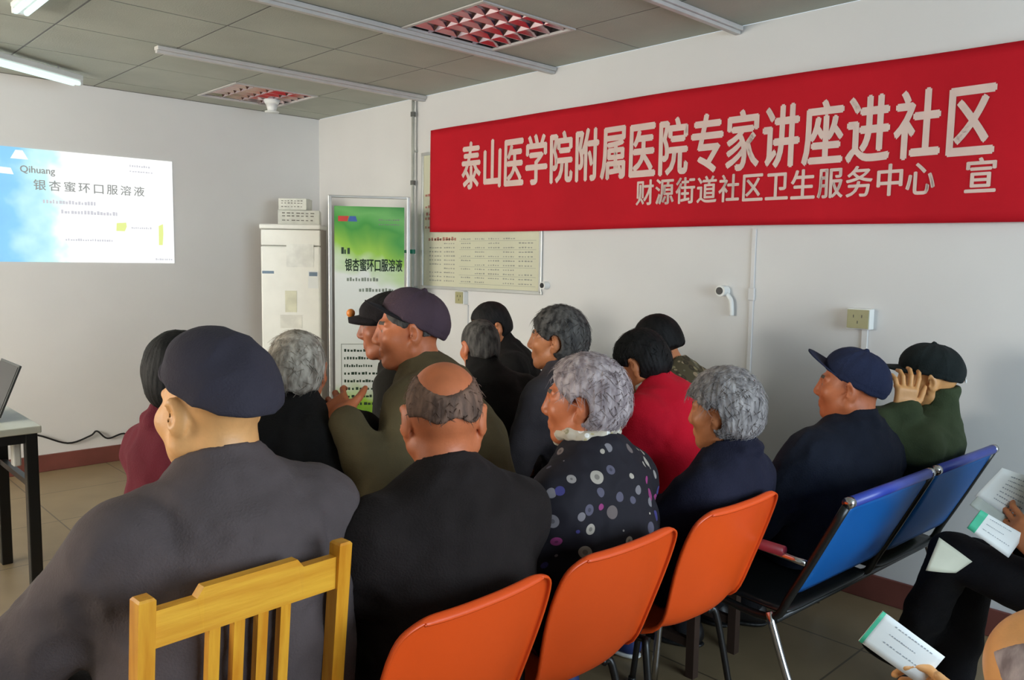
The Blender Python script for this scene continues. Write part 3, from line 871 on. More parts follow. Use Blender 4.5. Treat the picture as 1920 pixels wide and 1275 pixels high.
class Field:
    def __init__(self): self.ops = []; self.disp = None
    def _add(self, fn, c, R, k, mode): self.ops.append((fn, np.asarray(c, F32), R, k, mode))
    def cap(self, a, b, r1, r2=None, k=0.02, mode='u'):
        a = np.asarray(a, float); b = np.asarray(b, float); r2 = r1 if r2 is None else r2
        ab = (b-a).astype(F32); L2 = F32(max(1e-9, float(ab @ ab))); a32 = a.astype(F32)
        def fn(P):
            q = P-a32; t = np.clip((q @ ab)/L2, 0, 1)
            q = q - t[:, None]*ab
            return np.sqrt(np.einsum('ij,ij->i', q, q)) - (F32(r1)+t*F32(r2-r1))
        self._add(fn, (a+b)/2, np.linalg.norm(b-a)/2+max(r1, r2), k, mode)
    def path(self, pts, rad, k=0.02, mode='u', kk=None):
        for i in range(len(pts)-1): self.cap(pts[i], pts[i+1], rad[i], rad[i+1], k if i == 0 else (kk or k), mode)
    def ell(self, c, r, Rm=None, k=0.02, mode='u'):
        c = np.asarray(c, float); c32 = c.astype(F32); r32 = np.asarray(r, F32); Rt = None if Rm is None else np.asarray(Rm, F32)
        def fn(P):
            q = P-c32
            if Rt is not None: q = q @ Rt
            u = q/r32; k0 = np.sqrt(np.einsum('ij,ij->i', u, u)); w = q/(r32*r32); k1 = np.sqrt(np.einsum('ij,ij->i', w, w))
            return k0*(k0-1)/np.maximum(k1, 1e-6)
        self._add(fn, c, max(r), k, mode)
    def rbox(self, c, h, Rm=None, r=0.01, k=0.02, mode='u'):
        c = np.asarray(c, float); c32 = c.astype(F32); h32 = np.asarray(h, F32)-F32(r); Rt = None if Rm is None else np.asarray(Rm, F32)
        def fn(P):
            q = P-c32
            if Rt is not None: q = q @ Rt
            q = np.abs(q)-h32
            return np.linalg.norm(np.maximum(q, 0), axis=1) + np.minimum(q.max(axis=1), 0) - F32(r)
        self._add(fn, c, float(np.linalg.norm(h)), k, mode)
    def loft(self, a, b, ra, rb, X, k=0.04, mode='u'):
        """elliptic tapered link; ra/rb = (half width, half depth); X = the width direction"""
        a = np.asarray(a, float); b = np.asarray(b, float); L = np.linalg.norm(b-a); t_ = (b-a)/L
        X = unit(X - t_*(X @ t_)); Y = np.cross(t_, X)
        A = np.stack([X, Y, t_], 1).astype(F32); a32 = a.astype(F32)
        def fn(P):
            q = (P-a32) @ A
            t = np.clip(q[:, 2]/F32(L), 0, 1)
            rx = ra[0]+t*(rb[0]-ra[0]); ry = ra[1]+t*(rb[1]-ra[1])
            ov = q[:, 2]-t*F32(L)
            n = np.sqrt((q[:, 0]/rx)**2+(q[:, 1]/ry)**2+(ov/np.minimum(rx, ry))**2)
            g = np.sqrt((q[:, 0]/rx**2)**2+(q[:, 1]/ry**2)**2+(ov/np.minimum(rx, ry)**2)**2)
            return n*(n-1)/np.maximum(g, 1e-6)
        self._add(fn, (a+b)/2, L/2+max(ra+rb), k, mode)
    def half(self, n, d, k=0.005):
        """keep the side where n.p < d"""
        n32 = np.asarray(unit(np.asarray(n, float)), F32)
        self.ops.append((lambda P: P @ n32 - F32(d), None, 0, k, 'i'))
    def func(self, fn, k, mode): self.ops.append((fn, None, 0, k, mode))
    def __call__(self, P, far=0.3):
        d = np.full(len(P), far, F32)
        for fn, c, R, k, mode in self.ops:
            if c is None:
                m = slice(None); Q = P
            else:
                m = np.nonzero(((P-c)**2).sum(1) < (R+far+k)**2)[0]
                if len(m) == 0: continue
                Q = P[m]
            e = fn(Q).astype(F32); o = d[m]
            if mode == 'u':
                h = np.maximum(k-np.abs(o-e), 0)/k if k > 0 else 0
                d[m] = np.minimum(o, e) - h*h*k*0.25
            elif mode == 's':
                e = -e; h = np.maximum(k-np.abs(o-e), 0)/k
                d[m] = np.maximum(o, e) + h*h*k*0.25
            else:
                h = np.maximum(k-np.abs(o-e), 0)/k
                d[m] = np.maximum(o, e) + h*h*k*0.25
        return d
    def full(self, P, far=0.3):
        d = self(P, far)
        if self.disp is not None:
            m = np.abs(d) < 0.05
            if m.any(): d[m] += self.disp(P[m])
        return d

def axis_coords(lo, hi, h, fine, hf):
    """grid lines from lo to hi: step h, but step hf inside the fine intervals; count-1 is a multiple of 4"""
    xs = [lo]
    while xs[-1] < hi:
        x = xs[-1]
        s = hf if any(a-hf*2 <= x <= b for a, b in fine) else h
        xs.append(x+s)
    while (len(xs)-1) % 4: xs.append(xs[-1]+h)
    return np.array(xs, F32)

def surface(f, lo, hi, h, fine=None, hf=None):
    """surface-nets mesh of field f; returns verts (n,3), quads (m,4)"""
    ax = []
    for i in range(3):
        ax.append(axis_coords(lo[i], hi[i], h, [(b[0][i], b[1][i]) for b in fine] if fine else [], hf or h))
    n = [len(a) for a in ax]
    cx = [a[::4] for a in ax]
    G = np.stack(np.meshgrid(*cx, indexing='ij'), -1).reshape(-1, 3)
    C = f(G.astype(F32), 0.3).reshape([len(c) for c in cx])
    sz = [np.diff(c) for c in cx]
    dg = np.sqrt(sz[0][:, None, None]**2+sz[1][None, :, None]**2+sz[2][None, None, :]**2)
    mn = np.full(dg.shape, 9.0, F32)
    for i in (0, 1):
        for j in (0, 1):
            for k in (0, 1):
                mn = np.minimum(mn, np.abs(C[i:i+dg.shape[0], j:j+dg.shape[1], k:k+dg.shape[2]]))
    act = mn < dg*0.80+0.008
    big = act.repeat(4, 0).repeat(4, 1).repeat(4, 2)
    mask = np.zeros(n, bool)
    mask[:-1, :-1, :-1] = big
    mask[1:, :-1, :-1] |= big; mask[:-1, 1:, :-1] |= big; mask[:-1, :-1, 1:] |= big
    mask[1:, 1:, :-1] |= big; mask[1:, :-1, 1:] |= big; mask[:-1, 1:, 1:] |= big; mask[1:, 1:, 1:] |= big
    ii = [np.minimum((np.arange(m)+2)//4, len(c)-1) for m, c in zip(n, cx)]
    Dn = C[np.ix_(*ii)].copy()
    Dn = np.where(Dn < 0, -0.5, 0.5).astype(F32)
    idx = np.nonzero(mask)
    P = np.stack([ax[0][idx[0]], ax[1][idx[1]], ax[2][idx[2]]], 1)
    out = np.empty(len(P), F32)
    for s in range(0, len(P), 400000): out[s:s+400000] = f.full(P[s:s+400000], 0.07)
    Dn[idx] = out
    neg = Dn < 0
    m = [k-1 for k in n]
    cnt = np.zeros(m, np.int8)
    for i in (0, 1):
        for j in (0, 1):
            for k in (0, 1): cnt += neg[i:i+m[0], j:j+m[1], k:k+m[2]]
    cell = np.nonzero((cnt > 0) & (cnt < 8))
    vid = np.full(m, -1, np.int64); vid[cell] = np.arange(len(cell[0]))
    acc = np.zeros((len(cell[0]), 3)); num = np.zeros(len(cell[0]))
    cor = [(i, j, k) for i in (0, 1) for j in (0, 1) for k in (0, 1)]
    val = {c: Dn[cell[0]+c[0], cell[1]+c[1], cell[2]+c[2]] for c in cor}
    pos = {c: np.stack([ax[0][cell[0]+c[0]], ax[1][cell[1]+c[1]], ax[2][cell[2]+c[2]]], 1) for c in cor}
    for a in cor:
        for d in range(3):
            if a[d] == 0:
                b = list(a); b[d] = 1; b = tuple(b)
                va, vb = val[a], val[b]; x = (va < 0) != (vb < 0)
                t = np.where(x, va/np.where(x, va-vb, 1), 0)
                acc[x] += (pos[a]+t[:, None]*(pos[b]-pos[a]))[x]; num[x] += 1
    vert = acc/np.maximum(num, 1)[:, None]
    quads = []
    for d in range(3):
        e1, e2 = [(1, 2), (2, 0), (0, 1)][d]
        sl0 = [slice(None)]*3; sl1 = [slice(None)]*3
        sl0[d] = slice(0, n[d]-1); sl1[d] = slice(1, n[d])
        A = neg[tuple(sl0)]; B = neg[tuple(sl1)]
        x = A != B
        rng_ = [slice(1, n[k]-1) for k in range(3)]; rng_[d] = slice(0, n[d]-1)
        sub = np.zeros_like(x); sub[tuple(rng_)] = x[tuple(rng_)]
        e = np.nonzero(sub)
        def cellid(o1, o2):
            q = [e[0].copy(), e[1].copy(), e[2].copy()]; q[e1] -= o1; q[e2] -= o2
            return vid[q[0], q[1], q[2]]
        q = np.stack([cellid(1, 1), cellid(0, 1), cellid(0, 0), cellid(1, 0)], 1)
        flip = ~A[e]
        q[flip] = q[flip][:, ::-1]
        quads.append(q)
    quads = np.concatenate(quads); quads = quads[(quads >= 0).all(1)]
    return vert, quads

def relax(v, q, n=2, w=0.5):
    """average every vertex with its neighbours n times"""
    e = np.concatenate([q[:, [0, 1]], q[:, [1, 2]], q[:, [2, 3]], q[:, [3, 0]]])
    for _ in range(n):
        a = np.zeros_like(v); c = np.zeros(len(v))
        for k in range(3):
            a[:, k] = np.bincount(e[:, 0], v[e[:, 1], k], len(v)) + np.bincount(e[:, 1], v[e[:, 0], k], len(v))
        c = np.bincount(e[:, 0], None, len(v)) + np.bincount(e[:, 1], None, len(v))
        v = v*(1-w) + w*a/np.maximum(c, 1)[:, None]
    return v

def np_mesh(name, v, q):
    me = bpy.data.meshes.new(name)
    me.vertices.add(len(v)); me.vertices.foreach_set('co', np.asarray(v, np.float32).ravel())
    k = q.shape[1]
    me.loops.add(len(q)*k); me.loops.foreach_set('vertex_index', np.asarray(q, np.int32).ravel())
    me.polygons.add(len(q)); me.polygons.foreach_set('loop_start', np.arange(0, len(q)*k, k, dtype=np.int32))
    me.update(calc_edges=True)
    return me

def fold_noise(seed, amp, wl=0.11, stretch=(1, 1, 1)):
    r = np.random.RandomState(seed)
    ks = []
    for i in range(5):
        d = r.normal(size=3); d /= np.linalg.norm(d); d *= np.array(stretch)
        ks.append((d*2*math.pi/(wl*r.uniform(0.7, 1.7)), r.uniform(0, 6.28), r.normal(size=3)*2*math.pi/(wl*2.2)))
    def fn(P):
        o = np.zeros(len(P), F32)
        for k, ph, m in ks: o += np.sin(P @ k.astype(F32) + F32(ph) + 1.3*np.sin(P @ m.astype(F32))).astype(F32)
        o = o/5
        return (amp*(1.6*np.abs(o)-0.5*1.0*0.6)).astype(F32)
    return fn

# ---- materials of people
def skin(name, rgb): return mat(name, rgb, 0.46, var=0.07, scale=26, bump=0.06, bump_scale=180)
SK = {'tan': skin('skin_tan', (200, 126, 82)), 'light': skin('skin_light', (224, 164, 104)), 'ruddy': skin('skin_ruddy', (194, 110, 70)), 'dark': skin('skin_weathered', (160, 92, 62))}
M['lips'] = mat('lips', (158, 88, 76), 0.45)
M['eye'] = mat('eye_white', (150, 132, 120), 0.45)
M['iris'] = mat('iris', (32, 22, 18), 0.2)
M['brow'] = mat('eyebrow_hair', (84, 74, 66), 0.8)
M['nail'] = mat('fingernail', (222, 178, 152), 0.3)
def hairmat(name, rgb, dark): return mat(name, rgb, 0.68, var=0, scale=55, dark=dark, stretch=(1, 1, 0.35), bump=0.15, bump_scale=220, spec=0.25)
HM = {'grey': hairmat('hair_grey', (172, 165, 163), (118, 112, 112)), 'white': hairmat('hair_white', (188, 178, 164), (120, 110, 98)),
      'dark': hairmat('hair_dark', (34, 30, 29), (14, 12, 12)), 'black': hairmat('hair_black', (24, 22, 22), (9, 8, 8)),
      'iron': hairmat('hair_iron_grey', (96, 92, 88), (46, 43, 42)), 'ring': hairmat('hair_thin_grey', (128, 98, 82), (84, 64, 54)), 'mauve': hairmat('hair_silver', (186, 172, 172), (130, 116, 118))}
def cloth(name, rgb, rough=0.85, var=0.12, bump=0.25, bs=220): return mat(name, rgb, rough, var=var, scale=9, bump=bump, bump_scale=bs, spec=0.15, sheen=0.02)

def spots_cloth(name, base, spots, scale, size, keep=0.5):
    T = NT(name)
    tc = T.node('ShaderNodeTexCoord')
    vo = T.node('ShaderNodeTexVoronoi', in_Scale=scale, in_Randomness=0.9); T.link(tc.outputs['Object'], vo.inputs['Vector'])
    sc_ = T.node('ShaderNodeSeparateColor'); T.link(vo.outputs['Color'], sc_.inputs[0])
    rp = T.node('ShaderNodeValToRGB'); rp.color_ramp.interpolation = 'CONSTANT'
    e = rp.color_ramp.elements; n = len(spots)
    e[0].position = 0; e[0].color = srgb(*spots[0]); e[1].position = 1-1/n; e[1].color = srgb(*spots[-1])
    for i in range(1, n-1): x = e.new(i/n); x.color = srgb(*spots[i])
    T.link(sc_.outputs[0], rp.inputs['Fac'])
    rad = T.node('ShaderNodeMath', operation='MULTIPLY_ADD'); rad.inputs[1].default_value = size*0.8; rad.inputs[2].default_value = size*0.35
    T.link(sc_.outputs[1], rad.inputs[0])
    lt = T.node('ShaderNodeMath', operation='LESS_THAN'); T.link(vo.outputs['Distance'], lt.inputs[0]); T.link(rad.outputs[0], lt.inputs[1])
    rin = T.node('ShaderNodeMath', operation='MULTIPLY'); rin.inputs[1].default_value = 0.4; T.link(rad.outputs[0], rin.inputs[0])
    gt = T.node('ShaderNodeMath', operation='GREATER_THAN'); T.link(vo.outputs['Distance'], gt.inputs[0]); T.link(rin.outputs[0], gt.inputs[1])
    wt = T.node('ShaderNodeMath', operation='MULTIPLY_ADD'); wt.inputs[1].default_value = 0.5; wt.inputs[2].default_value = 0.5; T.link(gt.outputs[0], wt.inputs[0])
    kp = T.node('ShaderNodeMath', operation='LESS_THAN'); kp.inputs[1].default_value = keep; T.link(sc_.outputs[2], kp.inputs[0])
    m1 = T.node('ShaderNodeMath', operation='MULTIPLY'); T.link(lt.outputs[0], m1.inputs[0]); T.link(kp.outputs[0], m1.inputs[1])
    m2 = T.node('ShaderNodeMath', operation='MULTIPLY'); T.link(m1.outputs[0], m2.inputs[0]); T.link(wt.outputs[0], m2.inputs[1])
    mx = T.node('ShaderNodeMix', data_type='RGBA'); mx.inputs[6].default_value = srgb(*base)
    T.link(m2.outputs[0], mx.inputs[0]); T.link(rp.outputs['Color'], mx.inputs[7]); T.link(mx.outputs[2], T.b.inputs['Base Color'])
    T.b.inputs['Roughness'].default_value = 0.8; T.b.inputs['Specular IOR Level'].default_value = 0.25
    return T.m

# ---- skeleton
def two_bone(a, target, l1, l2, pole):
    d = target-a; L = np.linalg.norm(d)
    if L > (l1+l2)*0.995: target = a + d/L*(l1+l2)*0.995; d = target-a; L = np.linalg.norm(d)
    t = d/L; x = (l1*l1-l2*l2+L*L)/(2*L); hgt = math.sqrt(max(0, l1*l1-x*x))
    p = pole - t*(pole @ t); p = unit(p)
    return a+t*x+p*hgt, target

def skeleton(S):
    k = S.get('k', 1.0); sh = S['seat']
    J = {'k': k}
    hz = sh+0.092*k
    lean = math.radians(S.get('lean', 8)); slump = math.radians(S.get('slump', 14))
    Tw = rotz(-math.radians(S.get('twist', 0)))
    sd = math.radians(S.get('side', 0))
    def fw(a): return Tw @ unit(V3(math.sin(sd), math.sin(a), math.cos(a)))
    P0 = V3(0, 0, hz); tr = S.get('trunk', 1.0); C = P0 + 0.27*k*tr*fw(lean-math.radians(3)); N = C + 0.235*k*tr*fw(lean+slump)
    J['P0'], J['C'], J['N'] = P0, C, N
    J['X'] = Tw @ V3(1, 0, 0); J['Y'] = Tw @ V3(0, 1, 0)
    nl = lean + slump + math.radians(S.get('neck', 6))
    ndir = Tw @ V3(0, math.sin(nl), math.cos(nl)); J['ndir'] = ndir
    HP = N + S.get('necklen', 0.022)*k*ndir
    Rh = rotz(-math.radians(S.get('hyaw', 0))) @ rotx(-math.radians(S.get('hpitch', 0))) @ roty(math.radians(S.get('hroll', 0)))
    J['R'] = Rh; J['Hc'] = HP + Rh @ V3(0, 0.022, 0.112)*k
    J['hs'] = k*S.get('head', 1.0)
    J['top'] = J['Hc'] + Rh @ V3(0, -0.012, 0.118)*J['hs']
    sw = S.get('shoulder', 0.178)*k
    B = N + 0.0*k
    dz = -S.get('drop', 0.092)*k
    for s, nm in ((-1, 'L'), (1, 'R')):
        sho = N + J['X']*s*sw + fw(lean+slump)*dz + J['Y']*0.005
        arm = S.get('arm'+nm, {})
        dflt = V3(s*0.10, 0.30, hz+0.085)
        tgt = np.array(arm.get('wrist', dflt), float)
        pole = np.array(arm.get('pole', (s*0.85, -0.28, -0.55)), float)
        el, wr = two_bone(sho, tgt, 0.275*k, 0.245*k, pole)
        J['S'+nm], J['E'+nm], J['W'+nm] = sho, el, wr
        fore = unit(wr-el)
        J['hd'+nm] = unit(np.array(arm.get('dir', fore*0.8+V3(0, 0.25, -0.25)), float))
        J['hn'+nm] = unit(np.array(arm.get('palm', (0, 0, -1)), float))
        J['curl'+nm] = arm.get('curl', 0.45); J['spread'+nm] = arm.get('spread', 0.08); J['thumb'+nm] = arm.get('thumb', 0.6)
        leg = S.get('leg'+nm, {})
        hip = V3(s*0.088*k, 0.0, hz)
        ank = np.array(leg.get('ankle', (s*0.12, 0.44*k, 0.085)), float)
        pol = np.array(leg.get('pole', (s*0.25, 0.6, 1.0)), float)
        kn, an = two_bone(hip, ank, 0.425*k, max(0.36, hz-0.085)*leg.get('shin', 1.0), pol)
        J['H'+nm], J['K'+nm], J['A'+nm] = hip, kn, an
        J['toe'+nm] = unit(np.array(leg.get('toe', (s*0.18, 1, -0.05)), float))
    return J

def hand_prims(f, J, nm, sgn, fat=1.0):
    """palm, four unequal fingers and a thumb from its side; dir = fingers, palm = palm normal"""
    k = J['k']; w = J['W'+nm]; d = J['hd'+nm]; n = J['hn'+nm]; n = unit(n-d*(n @ d)); side = np.cross(d, n)   # towards the thumb or little finger
    thumb = side*(1 if sgn > 0 else -1)        # right hand: thumb side
    Rm = np.stack([side, d, n], 1)
    pc = w + d*0.052*k
    f.rbox(pc, (0.040*k, 0.046*k, 0.0125*k*fat), Rm, 0.012*k, k=0.012)
    f.cap(w-d*0.02, w+d*0.02*k, 0.025*k, 0.026*k, k=0.02)
    f.ell(w+d*0.035*k+thumb*0.022*k+n*0.008*k, (0.018*k, 0.03*k, 0.014*k), Rm, k=0.012)
    ends = []
    for i, (o, ln) in enumerate(((0.030, 0.92), (0.010, 1.0), (-0.0105, 0.94), (-0.0295, 0.76))):
        base = w + d*(0.094-0.004*abs(i-1))*k + thumb*o*k
        a = J['curl'+nm]*(1+0.12*i); ang = 0.5*a
        sp = J['spread'+nm]*(1.2-i*0.85)
        p = base - d*0.012*k; dirv = None
        segs = (0.046*ln*k, 0.029*ln*k, 0.022*ln*k); rads = (0.0096*k, 0.0088*k, 0.008*k, 0.0066*k)
        pts = [p]
        for j in range(3):
            dirv = unit((d*math.cos(ang)+n*math.sin(ang)) + thumb*sp)
            pts.append(pts[-1]+dirv*segs[j]+(dirv*0.012*k if j == 0 else 0)); ang += a
        f.path(pts, rads, k=0.006, kk=0.002)
        ends.append(pts[-1])
    th = J['thumb'+nm]
    b = w + d*0.028*k + thumb*0.030*k
    d1 = unit(d*0.75+thumb*th+n*0.25); d2 = unit(d*0.95+thumb*th*0.55+n*0.35)
    m1 = b + d1*0.040*k; m2 = m1 + d2*0.030*k; m3 = m2 + d2*0.022*k
    f.path([b, m1, m2, m3], (0.0145*k, 0.0112*k, 0.0102*k, 0.008*k), k=0.012, kk=0.003)
    ends.append(m3)
    J['ends'+nm] = np.array(ends)

def head_local(J):
    Hc, R, s = J['Hc'], J['R'], J['hs']
    def T(x, y, z): return Hc + R @ V3(x, y, z)*s
    return T

def body_field(S, J):
    k = J['k']; f = Field(); T = head_local(J); R = J['R']; s = J['hs']; X = J['X']
    fat = S.get('fat', 1.0)
    # trunk (under the clothes)
    f.loft(J['P0']-V3(0, 0, 0.02), J['P0']*0.5+J['C']*0.5, (0.145*k, 0.105*k), (0.13*k, 0.10*k), X)
    f.loft(J['P0']*0.5+J['C']*0.5, J['C'], (0.13*k, 0.10*k), (0.145*k, 0.10*k), X)
    f.loft(J['C'], J['N']-J['ndir']*0.06*k, (0.145*k, 0.10*k), (0.12*k, 0.075*k), X)
    f.cap(J['SL'], J['SR'], 0.044*k, k=0.05)
    # neck
    f.cap(J['N']-J['ndir']*0.03*k, T(0, -0.022, -0.055), 0.060*k*fat, 0.054*s*fat, k=0.03)
    f.cap(J['N']-J['ndir']*0.06*k+J['Y']*0.02, T(0, 0.012, -0.075), 0.045*k, 0.040*s*fat, k=0.03)
    # skull and face
    f.ell(T(0, -0.014, 0.030), V3(0.0755, 0.094, 0.088)*s, R, k=0.02)
    f.ell(T(0, 0.024, -0.030), V3(0.062*fat, 0.070, 0.078)*s, R, k=0.03)
    f.ell(T(0, 0.066, -0.096), V3(0.024, 0.020, 0.020)*s, R, k=0.025)
    for q in (-1, 1):
        f.cap(T(q*0.053*fat, -0.004, -0.055), T(q*0.022, 0.062, -0.094), 0.018*s*fat, 0.016*s, k=0.025)
        f.ell(T(q*0.044, 0.060, -0.020), V3(0.022, 0.020, 0.020)*s*fat, R, k=0.025)
        f.cap(T(q*0.012, 0.083, 0.028), T(q*0.046, 0.068, 0.027), 0.010*s, 0.008*s, k=0.012)
        f.ell(T(q*0.0315, 0.095, 0.006), V3(0.016, 0.013, 0.010)*s, R, k=0.010, mode='s')
        f.ell(T(q*0.0315, 0.073, 0.006), V3(0.0135, 0.0125, 0.0120)*s, R, k=0.003)
        f.cap(T(q*0.020, 0.084, 0.0135), T(q*0.043, 0.076, 0.0125), 0.0040*s, k=0.004)
        f.cap(T(q*0.022, 0.083, -0.0035), T(q*0.042, 0.076, -0.003), 0.0035*s, k=0.004)
        # ears: rim, lobe and hollow
        Re = R @ rotz(-q*0.50) @ rotx(-0.18)
        f.ell(T(q*0.0815, -0.016, -0.002), V3(0.0085, 0.021, 0.034)*s, Re, k=0.010)
        f.ell(T(q*0.075, -0.006, -0.034), V3(0.0075, 0.012, 0.013)*s, Re, k=0.010)
        f.ell(T(q*0.092, -0.008, 0.000), V3(0.0085, 0.011, 0.019)*s, Re, k=0.006, mode='s')
    f.cap(T(0, 0.088, 0.018), T(0, 0.1045, -0.024), 0.0085*s, 0.0120*s, k=0.014)
    f.ell(T(0, 0.099, -0.031), V3(0.013, 0.012, 0.009)*s, R, k=0.008)
    for q in (-1, 1):
        f.ell(T(q*0.0125, 0.095, -0.031), V3(0.0095, 0.011, 0.009)*s, R, k=0.008)
    f.cap(T(-0.018, 0.088, -0.0585), T(0.018, 0.088, -0.0585), 0.0062*s, k=0.010)
    f.cap(T(-0.016, 0.086, -0.0705), T(0.016, 0.086, -0.0705), 0.0068*s, k=0.010)
    f.cap(T(-0.022, 0.097, -0.0645), T(0.022, 0.097, -0.0645), 0.0030*s, k=0.004, mode='s')
    for q in (-1, 1): f.ell(T(q*0.006, 0.104, -0.0415), V3(0.0035, 0.005, 0.004)*s, R, k=0.003, mode='s')
    # limbs
    for nm, sg in (('L', -1), ('R', 1)):
        f.path([J['S'+nm], J['E'+nm]], (0.047*k, 0.037*k), k=0.04)
        f.path([J['E'+nm], J['E'+nm]*0.6+J['W'+nm]*0.4, J['W'+nm]], (0.037*k, 0.036*k, 0.025*k), k=0.02)
        hand_prims(f, J, nm, sg)
        f.path([J['H'+nm], J['K'+nm], J['A'+nm]], (0.072*k, 0.050*k, 0.034*k), k=0.03)
        f.path([J['A'+nm]-V3(0, 0, 0.03), J['A'+nm]+J['toe'+nm]*0.12*k-V3(0, 0, 0.045)], (0.030*k, 0.024*k), k=0.03)
    return f

def bounds(pts, m):
    p = np.array(pts); return p.min(0)-m, p.max(0)+m

def build_body(S, J, root, h, hf):
    f = body_field(S, J); s = J['hs']; T = head_local(J)
    back_plane(S, f, 0.016)
    pts = [J[a+b] for a in 'SEWHKA' for b in 'LR'] + [J['P0'], J['N'], T(0, 0, 0)+V3(0, 0, 0.13)*s]
    pts += list(J['endsL']) + list(J['endsR']) + [J['AL']+J['toeL']*0.15, J['AR']+J['toeR']*0.15]
    lo, hi = bounds(pts, 0.10); lo[2] = 0.0
    fine = [(J['Hc']-V3(0.13, 0.14, 0.13)*s, J['Hc']+V3(0.13, 0.14, 0.14)*s)]
    for nm in S.get('fine_hands', ''):
        a, b = bounds(list(J['ends'+nm])+[J['W'+nm]], 0.02); fine.append((a, b))
    v, q = surface(f, lo, hi, h, fine, hf)
    me = np_mesh('body', v, q)
    c = v[q].mean(1)
    L = ((c-J['Hc']) @ J['R'])/s
    mi = np.zeros(len(q), np.int32)
    x, y, z = np.abs(L[:, 0]), L[:, 1], L[:, 2]
    mi[(x < 0.021) & (y > 0.078) & (z < -0.0555) & (z > -0.0755)] = 1
    e = np.sqrt((x-0.0315)**2+(y-0.073)**2+(z-0.006)**2)
    op = (e < 0.0142) & (y > 0.076) & (np.abs(z-0.0055) < 0.0042*S.get('eyes', 1.0)) & (np.abs(x-0.0315) < 0.0105)
    mi[op] = 2
    mi[op & (np.hypot(x-0.0315, z-0.006) < 0.0062)] = 3
    mi[(np.abs(z-0.030-0.0*x) < 0.0055) & (x > 0.014) & (x < 0.046) & (y > 0.06)] = 4
    me.polygons.foreach_set('material_index', mi)
    return mesh_obj('body', me, [S['skin'], M['lips'], M['eye'], M['iris'], S.get('browmat', M['brow'])], root, True)

def torso_chain(J, k, add, fat):
    P0, C, N = J['P0'], J['C'], J['N']
    mid = (P0*0.45+C*0.55)
    return [(P0-V3(0, 0, 0.055*k), (0.176*k*fat+add, 0.140*k*fat+add)), (mid, (0.160*k*fat+add, 0.128*k*fat+add)), (C, (0.168*k*(0.5+fat*0.5)+add, 0.122*k*(0.5+0.5*fat)+add)),
            (N-J['ndir']*0.085*k, (0.150*k+add, 0.098*k+add)), (N-J['ndir']*0.035*k, (0.095*k+add, 0.070*k+add))]

def back_plane(S, f, inset):
    """clothes lie flat against a chair back: keep what is in front of the plane world y = a + b*(z-0.5)"""
    if 'back' in S:
        ya, yb = S['back']; ya += inset; nw = V3(0, -1, yb); nl = S['Rz'].T @ nw; off = -(ya - yb*0.5) + float(S['loc'][1])
        f.half(nl, off/np.linalg.norm(nw), 0.03)

